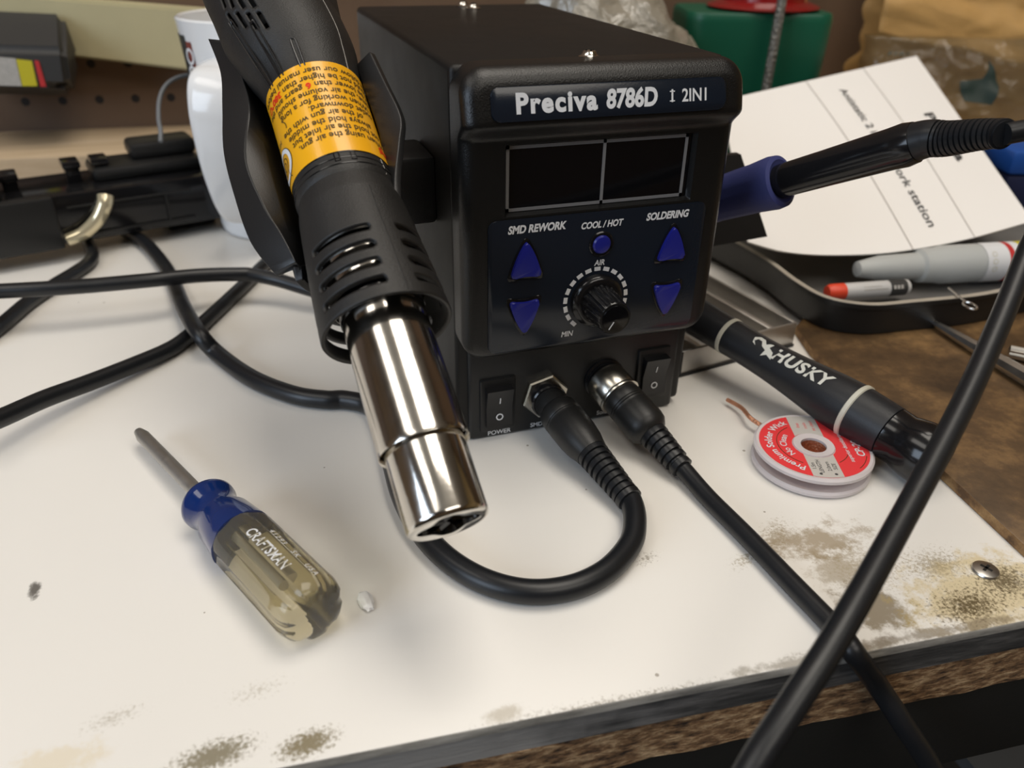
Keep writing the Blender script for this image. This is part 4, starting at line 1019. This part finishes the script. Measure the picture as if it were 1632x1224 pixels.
# steel driver bit / pick on the board
k0 = onz(1488, 514, .0075); k1 = onz(1660, 615, .0085); kA = (k1 - k0).normalized(); kl = (k1 - k0).length; mk_ = frame(k0, kA, (0, 0, 1))
pk = thing('steel_chisel', 'bright tapered steel tool lying on the brown board at the right frame edge', 'tool', tuple(k0))
bm = NB(); lathe(bm, [(.0006, -.0004), (.0014, 0), (.0026, .016), (.0032, .03), (.0040, kl)], mk_, 8); obj('shaft', bm, MT['steel'], pk, sharp=20)
bm = NB(); q_ = onz(1655, 570, .0078); q2 = onz(1606, 560, .0078); lathe(bm, [(.0020, 0), (.0030, .0006), (.0030, .02), (.002, .021)], frame(q2, q_ - q2), 40, rfun=lambda a, h: 1 + .08 * math.cos(10 * a)); obj('knurled_collar', bm, MT['steel'], pk)

# ------------------------------------------------------------------ manual
PT = [onz(1150, 160, .085), onz(1461, 89, .092)]                 # top left, top right
PBp = [onz(1192, 385, .0315), onz(1245, 400, .0290), onz(1305, 406, .0270), onz(1380, 405, .0265), onz(1450, 398, .0270), onz(1545, 380, .0285), onz(1645, 352, .0310)]
PBd = crom(PBp, 12); al = [0.0]
for a, b in zip(PBd, PBd[1:]): al.append(al[-1] + (b - a).length)
def pb(a):
    x = a * al[-1]
    for i in range(len(al) - 1):
        if al[i + 1] >= x - 1e-9: return PBd[i].lerp(PBd[i + 1], max(0, min(1, (x - al[i]) / (al[i + 1] - al[i]))))
    return PBd[-1]
def paper(a, b, h=0.0):       # a: left..right, b: bottom..top
    p = pb(a).lerp(PT[0].lerp(PT[1], a), b); return p + V((-.12, -.62, .77)) * h + V((0, 0, .004 * math.sin(PI * b) * math.sin(PI * a)))
bm = NB(); na_, nb_ = 48, 24
g0 = [[bm.verts.new(paper(i / na_, j / nb_)) for i in range(na_ + 1)] for j in range(nb_ + 1)]
for a, b in zip(g0, g0[1:]):
    for i in range(na_): bm.faces.new((a[i], a[i + 1], b[i + 1], b[i]))
r = bmesh.ops.extrude_face_region(bm, geom=list(bm.faces)); bmesh.ops.translate(bm, verts=[v for v in r['geom'] if isinstance(v, bmesh.types.BMVert)], vec=V((-.12, -.62, .77)) * -.0012)
man = thing('instruction_manual', 'white folded instruction manual with grey text propped behind the soldering iron', 'manual', tuple(pb(.5)))
pg = obj('cover_page', bm, MT['paper'], man)
def pstrip(a0, b0, a1, b1, w, mname, nm_):
    bm = NB(); n = 24; L_ = []
    for i in range(n + 1):
        t = i / n; a = a0 + (a1 - a0) * t; b = b0 + (b1 - b0) * t
        L_.append((bm.verts.new(paper(a - w, b, .0003)), bm.verts.new(paper(a + w, b, .0003))))
    for p, q in zip(L_, L_[1:]): bm.faces.new((p[0], p[1], q[1], q[0]))
    obj(nm_, bm, MT[mname], pg)
pstrip(.735, 0, .675, 1, .0016, 'crease', 'fold_line'); pstrip(.50, 0, .375, 1, .0016, 'crease', 'fold_line')
PWd = (pb(1) - pb(0)).length; PHt = (PT[1] - pb(1)).length
print('paper', PWd, PHt, (PT[1] - PT[0]).length)
def ptext(s_, size, a0, b0, a1, b1, **k):   # reads from (a0,b0) to (a1,b1); letter tops towards the right edge
    bm = text(s_, size, align='LEFT', **k); mx_ = max(v.co.x for v in bm.verts)
    def f(c):
        t = c.x / mx_; return paper(a0 + (a1 - a0) * t + c.y / PWd, b0 + (b1 - b0) * t, .00035)
    place(bm, f); obj('lettering', bm, MT['ink'], pg)
ptext('Antistatic 2 in 1 Rework station', .0085, .515, .88, .600, .075, bold=.01)
ptext('Preciva', .0125, .845, .62, .865, .33, bold=.03)

# ------------------------------------------------------------------ things behind the station
hx = V((R0.x, R0.y, 0)).normalized(); hy = V((-hx.y, hx.x, 0))
gcx = ond(1219, 22, .55); gz = gcx.z
mgx = Matrix((hx, hy, V((0, 0, 1)))).transposed().to_4x4(); mgx.translation = V((gcx.x, gcx.y, 0))
gw = .0525
cn = thing('green_canister', 'green painted metal can behind the manual with a red lid on top', 'can', (gcx.x, gcx.y, 0))
bm = NB(); outl = rrect(-gw, gw, 0, .075, .014, 6)
lv = [(.90, 0.0), (.915, .002), (1.0, gz - .006), (.995, gz - .002), (.97, gz)]
lo = [[bm.verts.new(mgx @ V((x * k, .0375 + (y - .0375) * k, z))) for x, y in outl] for k, z in lv]
for a, b in zip(lo, lo[1:]):
    for i in range(len(a)): j = (i + 1) % len(a); bm.faces.new((a[i], a[j], b[j], b[i]))
bm.faces.new(lo[0][::-1]); bm.faces.new(lo[-1]); obj('can_body', bm, MT['green'], cn)
bm = NB(); lathe(bm, [(.030, gz + .0002), (.0395, gz + .0010), (.0405, gz + .0020), (.0385, gz + .0034), (.031, gz + .0060), (.028, gz + .016), (.026, gz + .026), (.018, gz + .030), (.0002, gz + .031)], mgx @ Matrix.Translation((.008, .036, 0)), 56); obj('red_lid', bm, MT['redpl'], cn, label='glossy red lid')
# braided steel hose
r0 = ony(1250, -20, .262); r1 = ony(1217, 165, .258)
r1 = r0 + (r1 - r0) * ((.0062 - r0.z) / (r1.z - r0.z))
mr_ = frame(r0, r1 - r0); Lr = (r1 - r0).length
bm = NB(); lathe(bm, [(.0033, Lr * i / 160) for i in range(161)], mr_, 28, rfun=lambda a, h: 1 + .10 * math.cos(3 * a + h * 900) * math.cos(3 * a - h * 900))
top('braided_hose', bm, MT['hose'], 'braided grey metal hose hanging in front of the green can', 'hose')
def blob_bag(name, c, rad, m, label, cat, amp=.3, sc=2.2, seed=0, sub=5, flat=0.0, parts=None):
    bm = NB(); bmesh.ops.create_icosphere(bm, subdivisions=sub, radius=1.0)
    for v in bm.verts:
        n_ = v.co.normalized(); o_ = V((seed, seed * 1.7, -seed))
        k = 1 + amp * noise.noise(n_ * sc + o_) + amp * .45 * (abs(noise.noise(n_ * sc * 2.6 + o_)) - .2) + amp * .2 * abs(noise.noise(n_ * sc * 6 + o_))
        p = V((n_.x * rad[0], n_.y * rad[1], n_.z * rad[2])) * k
        v.co = V(c) + mgx.to_3x3() @ p
        if v.co.z < flat: v.co.z = flat + .0003 * noise.noise(v.co * 200)
    return top(name, bm, m, label, cat, sharp=180)
bg = ond(958, 55, .545)
blob_bag('plastic_bag', (bg.x, bg.y, .060), (.082, .045, .085), BAG, 'crumpled grey plastic bag standing behind the soldering station', 'bag', .26, 2.0, 3)
tl = ond(1372, 112, .56)
blob_bag('crumpled_paper', (tl.x + .030, tl.y + .05, .034), (.030, .018, .042), MT['kraft'], 'small crumpled tan paper between green can and manual', 'paper', .25, 2.6, 8, 4)
# blue plastic box at the right
bb = ond(1625, 300, .56); mbx = mgx.copy(); mbx.translation = V((bb.x, bb.y, .0044))
bx = thing('blue_box', 'blue plastic box partly hidden behind right edge of the manual', 'box', (bb.x, bb.y, .0044))
bm = NB(); box(bm, (-.030, -.03, 0), (.05, .03, .034), mbx, .003); obj('box_body', bm, MT['navy'], bx)
bm = NB(); box(bm, (-.031, -.031, .0342), (.051, .031, .050), mbx, .003); obj('lid', bm, MT['bluebox'], bx)
# printed clear bag
pc_ = ond(1568, 150, .625); mp_ = mgx.copy(); mp_.translation = V((pc_.x, pc_.y + .012, 0))
pbg = thing('printed_plastic_bag', 'clear plastic bag with dark green print and emblem behind the manual', 'bag', (pc_.x, pc_.y, 0))
PWB, PHB = .17, .104
def bagp(u, v, h=0.0):        # u,v in 0..1, front surface
    x = (u - .5) * PWB; z = v * PHB
    bulge = .030 * (math.sin(PI * min(1, max(0, u))) ** .6) * (math.sin(PI * (.12 + .80 * v)) ** .8)
    w = .007 * noise.noise(V((u * 5, v * 4, 2.2))) + .004 * noise.noise(V((u * 12, v * 10, 5.2)))
    return mp_ @ V((x + .004 * noise.noise(V((v * 6, u * 3, 1))), -bulge - w * math.sin(PI * u) - h + .012 * v, z))
bm = NB(); nu, nv = 70, 46
ga = [[bm.verts.new(bagp(i / nu, j / nv)) for i in range(nu + 1)] for j in range(nv + 1)]
for a, b in zip(ga, ga[1:]):
    for i in range(nu): bm.faces.new((a[i], a[i + 1], b[i + 1], b[i]))
bk = bmesh.ops.extrude_edge_only(bm, edges=[e for e in bm.edges if e.is_boundary])
bmesh.ops.translate(bm, verts=[v for v in bk['geom'] if isinstance(v, bmesh.types.BMVert)], vec=hy * .016)
fb = [e for e in bm.edges if e.is_boundary]; bmesh.ops.contextual_create(bm, geom=fb)
obj('bag_film', bm, BAG2, pbg, sharp=180)
def bagprint(poly, nm_):
    bm = NB(); bm.faces.new([bm.verts.new((x, y, 0)) for x, y in poly]); bmesh.ops.triangulate(bm, faces=bm.faces)
    bmesh.ops.subdivide_edges(bm, edges=bm.edges, cuts=3, use_grid_fill=True)
    place(bm, lambda c: bagp(c.x, c.y, .0006)); return bm
obj('emblem', bagprint([(.40, .60), (.52, .58), (.56, .70), (.50, .88), (.48, .75), (.385, .73)], 'emblem'), BAGPRINT, pbg, label='dark green pointed emblem')
bm = NB()
for k, (u, v, w_, h_) in enumerate([(.06, .88, .10, .03), (.12, .74, .10, .025), (.05, .62, .10, .03), (.16, .55, .16, .03), (.62, .42, .28, .03), (.64, .33, .24, .02), (.18, .30, .30, .025), (.58, .25, .3, .02), (.2, .20, .2, .03), (.1, .40, .12, .03)]):
    x = u
    while x < u + w_:
        dx_ = random.uniform(.012, .03); merge(bm, bagprint([(x, v), (x + dx_, v + .01), (x + dx_ - .002, v + h_), (x + .003, v + h_ - .01)], '')); x += dx_ + .010
obj('print_marks', bm, BAGSMUDGE, pbg)
# padded kraft envelope against the wall
kc = ond(1560, 45, .70); mk2 = mgx.copy(); mk2.translation = V((kc.x, kc.y + .012, 0))
ke = thing('kraft_envelope', 'crumpled brown kraft envelope with folded flap standing behind the printed bag', 'envelope', (kc.x, kc.y, 0))
def env(u, v):
    x = (u - .5) * .24; z = v * .165
    d = .022 * math.sin(PI * u) ** .5 + .010 * noise.noise(V((u * 4, v * 4, 9))) + .006 * abs(noise.noise(V((u * 9, v * 8, 3))))
    return V((x, -d + .02 * v, z))
bm = NB(); nu, nv = 60, 44
ga = [[bm.verts.new(mk2 @ env(i / nu, j / nv)) for i in range(nu + 1)] for j in range(nv + 1)]
for a, b in zip(ga, ga[1:]):
    for i in range(nu): bm.faces.new((a[i], a[i + 1], b[i + 1], b[i]))
bk = bmesh.ops.extrude_edge_only(bm, edges=[e for e in bm.edges if e.is_boundary])
bmesh.ops.translate(bm, verts=[v for v in bk['geom'] if isinstance(v, bmesh.types.BMVert)], vec=hy * .02)
bmesh.ops.contextual_create(bm, geom=[e for e in bm.edges if e.is_boundary]); obj('envelope_body', bm, MT['kraft'], ke, sharp=180)
bm = NB(); nu, nv = 50, 22
def flap(u, v):
    x = (u - .40) * .26; z = .101 + .080 * v - u * .046 + .004 * noise.noise(V((u * 5, v * 3, 4)))
    y = -.058 + .034 * v * v + .006 * noise.noise(V((u * 4, v * 5, 7))) + .004 * abs(noise.noise(V((u * 11, v * 9, 1))))
    return mk2 @ V((x, y, z))
ga = [[bm.verts.new(flap(i / nu, j / nv)) for i in range(nu + 1)] for j in range(nv + 1)]
for a, b in zip(ga, ga[1:]):
    for i in range(nu): bm.faces.new((a[i], a[i + 1], b[i + 1], b[i]))
r = bmesh.ops.extrude_face_region(bm, geom=list(bm.faces)); bmesh.ops.translate(bm, verts=[v for v in r['geom'] if isinstance(v, bmesh.types.BMVert)], vec=hy * .0016)
obj('flap', bm, MT['kraft'], ke, sharp=180)
# ------------------------------------------------------------------ left background
mW = Matrix((WD, -WN, V((0, 0, 1)))).transposed().to_4x4(); mW.translation = V((wA.x, wA.y, 0))
bm = NB(); box(bm, (-.45, -.085, .0002), (.16, -.0015, .038), mW, .0015)
top('wooden_plank', bm, wood_material('pale_plank', (.34, .25, .155), (.44, .33, .21), (.52, .40, .27), 14, (.3, 3, 3), .7, .2), 'pale wooden plank lying along the foot of the pegboard', 'plank')
bm = NB(); fr_ = [onwall(u, v, .02) for u, v in ((-90, 66), (440, 129), (440, 25), (-90, -17))]
vs = [bm.verts.new(p) for p in fr_]; f = bm.faces.new(vs); r = bmesh.ops.extrude_face_region(bm, geom=[f]); bmesh.ops.translate(bm, verts=[v for v in r['geom'] if isinstance(v, bmesh.types.BMVert)], vec=WN * -.0192)
bmesh.ops.bevel(bm, geom=list(bm.edges), offset=.0015, segments=2, affect='EDGES')
top('cream_rail', bm, MT['wall_rail'], 'cream painted wooden board fixed to the pegboard at upper left', 'board')
# battery pack hung on the rail
bm = NB(); P_ = [onwall(u, v, .066) for u, v in ((-70, 74), (104, 79), (113, 141), (-70, 133))] + [onwall(u, v, .0205) for u, v in ((-70, 10), (100, 18), (126, 90), (118, 152), (-70, 150))]
vs = [bm.verts.new(p) for p in P_]; bmesh.ops.convex_hull(bm, input=vs); bmesh.ops.dissolve_limit(bm, angle_limit=.05, verts=bm.verts, edges=bm.edges)
bmesh.ops.bevel(bm, geom=list(bm.edges), offset=.004, segments=3, affect='EDGES')
bp_ = thing('battery_pack', 'dark grey tool battery with yellow and red label stripe hanging at upper left', 'battery', tuple(onwall(40, 100, .03)))
obj('battery_case', bm, MT['darkgrey'], bp_)
def wq(pts, off, m_, nm_, par, lab_):
    bm = NB(); vs = [bm.verts.new(onwall(u, v, off)) for u, v in pts]; f = bm.faces.new(vs); r = bmesh.ops.extrude_face_region(bm, geom=[f]); bmesh.ops.translate(bm, verts=[v for v in r['geom'] if isinstance(v, bmesh.types.BMVert)], vec=WN * .0006)
    return obj(nm_, bm, MT[m_], par, label=lab_)
wq([(-30, 88), (25, 93), (35, 137), (-30, 135)], .0660, 'labgrey', 'label_patch', bp_, 'grey label patch')
wq([(26, 94), (51, 97), (60, 137), (36, 137)], .0660, 'labyel', 'label_patch', bp_, 'yellow label patch')
wq([(55, 96), (62, 97), (74, 138), (65, 138)], .0660, 'labred', 'label_patch', bp_, 'red label stripe')
# mug
mcx = ond(404, 22, .475); MH = mcx.z; mcx.z = 0
mg = thing('mug', 'tall white mug with big handle and dark print standing behind the heat gun', 'mug', tuple(mcx))
mm_ = frame(mcx, (0, 0, 1), (1, 0, 0)); RM = .0445
bm = NB(); lathe(bm, [(.034, .0002), (.038, .001), (.0395, .006), (.0405, .04), (.0425, MH - .03), (RM, MH - .004), (RM + .0004, MH - .001), (RM - .0008, MH), (RM - .0024, MH - .0008), (RM - .0034, MH - .01), (.0385, .04), (.036, .008), (.0002, .006)], mm_, 72, cap1=True); mb_ = obj('mug_body', bm, MT['ceramic'], mg)
hm = ond(352, 240, .435); hd_ = V((hm.x - mcx.x, hm.y - mcx.y, 0)); hrad = hd_.length; hd_.normalize(); print('mug handle', hrad, MH)
hz0 = ond(395, 386, .445).z; hz1 = ond(352, 104, .438).z
zz = lambda t: hz0 + (hz1 - hz0) * t
hpts = crom([mcx + hd_ * a + V((0, 0, zz(t))) for a, t in ((.0395, .97), (hrad - .024, .985), (hrad - .006, .95), (hrad + .001, .80), (hrad + .0008, .58), (hrad - .003, .36), (hrad - .011, .14), (hrad - .022, .03), (.038, .06))], 8)
bm = NB(); side = hd_.cross(V((0, 0, 1))).normalized(); rings = []
for i, p in enumerate(hpts):
    t = (hpts[min(i + 1, len(hpts) - 1)] - hpts[max(0, i - 1)]).normalized(); nn = t.cross(side).normalized()
    rings.append([bm.verts.new(p + side * (.0130 * math.copysign(abs(math.cos(q)) ** .55, math.cos(q))) + nn * (.0048 * math.copysign(abs(math.sin(q)) ** .75, math.sin(q)))) for q in [2 * PI * k / 24 for k in range(24)]])
for a, b in zip(rings, rings[1:]):
    for i in range(24): j = (i + 1) % 24; bm.faces.new((a[i], a[j], b[j], b[i]))
bm.faces.new(rings[0][::-1]); bm.faces.new(rings[-1]); obj('handle', bm, MT['ceramic'], mg, sharp=180)
vdir = CAM - mcx; va = math.atan2(vdir.y, vdir.x)
def mugpatch(a0, a1, z0, z1, mname, nm_, lab_):
    bm = NB(); n = 14; rows = []
    for z in np.linspace(z0, z1, 6):
        rr = .0405 + (.0425 - .0405) * (z - .04) / (MH - .07) if z < MH - .03 else .0425 + (RM - .0425) * (z - MH + .03) / .026
        rows.append([bm.verts.new(mcx + V(((rr + .00025) * math.cos(a0 + (a1 - a0) * i / n), (rr + .00025) * math.sin(a0 + (a1 - a0) * i / n), z))) for i in range(n + 1)])
    for a, b in zip(rows, rows[1:]):
        for i in range(n): bm.faces.new((a[i], a[i + 1], b[i + 1], b[i]))
    return obj(nm_, bm, MT[mname], mb_, label=lab_)
mugpatch(va - 2.4, va - 1.12, .03, MH - .009, 'mugprint', 'printed_panel', 'dark printed panel')
mugpatch(va - 1.12, va - .98, .03, MH - .012, 'mugred', 'printed_panel', 'dull red printed stripe')
bm = NB(); ringp(bm, 0, 0, .0030, .0046, 0, .00008); ringp(bm, 0, -.009, .0026, .0042, 0, .00008)
ac = va - 1.07
place(bm, lambda c: mcx + V(((RM - .0006 + c.z) * math.cos(ac + c.x / RM), (RM - .0006 + c.z) * math.sin(ac + c.x / RM), MH - .020 + c.y))); obj('printed_badge', bm, MT['white'], mb_)
# black moulded housing
u0 = onz(0, 408, .0088); u1 = onz(329, 353, .0088); ux = (u1 - u0).normalized(); uy = V((-ux.y, ux.x, 0)); mu_ = Matrix((ux, uy, V((0, 0, 1)))).transposed().to_4x4(); mu_.translation = V((u0.x, u0.y, .0002))
UL = (u1 - u0).length
bh = thing('moulded_housing', 'long black moulded plastic housing with lugs lying on the bench at left', 'housing', (u0.x, u0.y, .0002))
bm = NB(); box(bm, (-.10, 0, .0086), (UL + .012, .052, .038), mu_, .002); obj('housing_body', bm, MT['blackgloss'], bh)
bm = NB(); box(bm, (-.10, -.008, .0086), (.034, .0, .040), mu_, .002); box(bm, (-.10, .02, .0), (-.03, .05, .009), mu_, .001); box(bm, (UL - .02, .02, .0), (UL + .01, .05, .009), mu_, .001); box(bm, (-.10, .001, .0362), (.010, .045, .052), mu_, .002); obj('end_block', bm, MT['black'], bh)
bm = NB(); box(bm, (.040, -.0012, .0125), (UL - .006, 0.0, .0140), mu_, .0004); box(bm, (.040, -.0012, .030), (UL - .006, 0, .0312), mu_, .0004); box(bm, (UL - .022, -.0012, .0125), (UL - .0206, 0, .031), mu_, .0004); obj('raised_frame', bm, MT['black'], bh)
bm = NB(); box(bm, (.060, .016, .0380), (UL + .008, .050, .046), mu_, .003); box(bm, (.085, .026, .046), (UL + .008, .050, .056), mu_, .003); obj('stepped_top', bm, MT['black'], bh)
for x_, h_ in ((.012, .047), (.046, .050), (.062, .050)):
    bm = NB(); box(bm, (x_, .022, .0362), (x_ + .008, .034, h_), mu_, .0012); box(bm, (x_ - .001, .020, h_ - .003), (x_ + .009, .036, h_ + .001), mu_, .0010); obj('lug', bm, MT['blackgloss'], bh)
bm = NB(); ck = [mu_ @ V(p) for p in ((.062, -.0015, .0345), (.060, -.004, .030), (.054, -.0048, .022), (.045, -.0048, .0155), (.036, -.0035, .0125))]
tube(bm, crom(ck, 8), .0035, 14, rfun=lambda i, L: .0046 - .0010 * i / L); obj('clip', bm, MT['clip'], bh, label='shiny curved clip, golden reflection in its colour')
# thin wire behind the mug
w0 = mu_ @ V((UL - .030, .050, .0565))
wp = [w0, ond(253, 190, .475), ond(254, 160, .480), ond(263, 138, .485), ond(280, 125, .49), ond(305, 120, .495), ond(345, 130, .50), ond(365, 170, .505)]
wp = [ond(256, 226, .470), ond(256, 208, .472)] + wp[1:] 
bm = NB(); tube(bm, crom(wp, 8), .0013, 10); top('thin_wire', bm, MT['pipe'], 'thin grey wire looping up behind the white mug', 'wire')
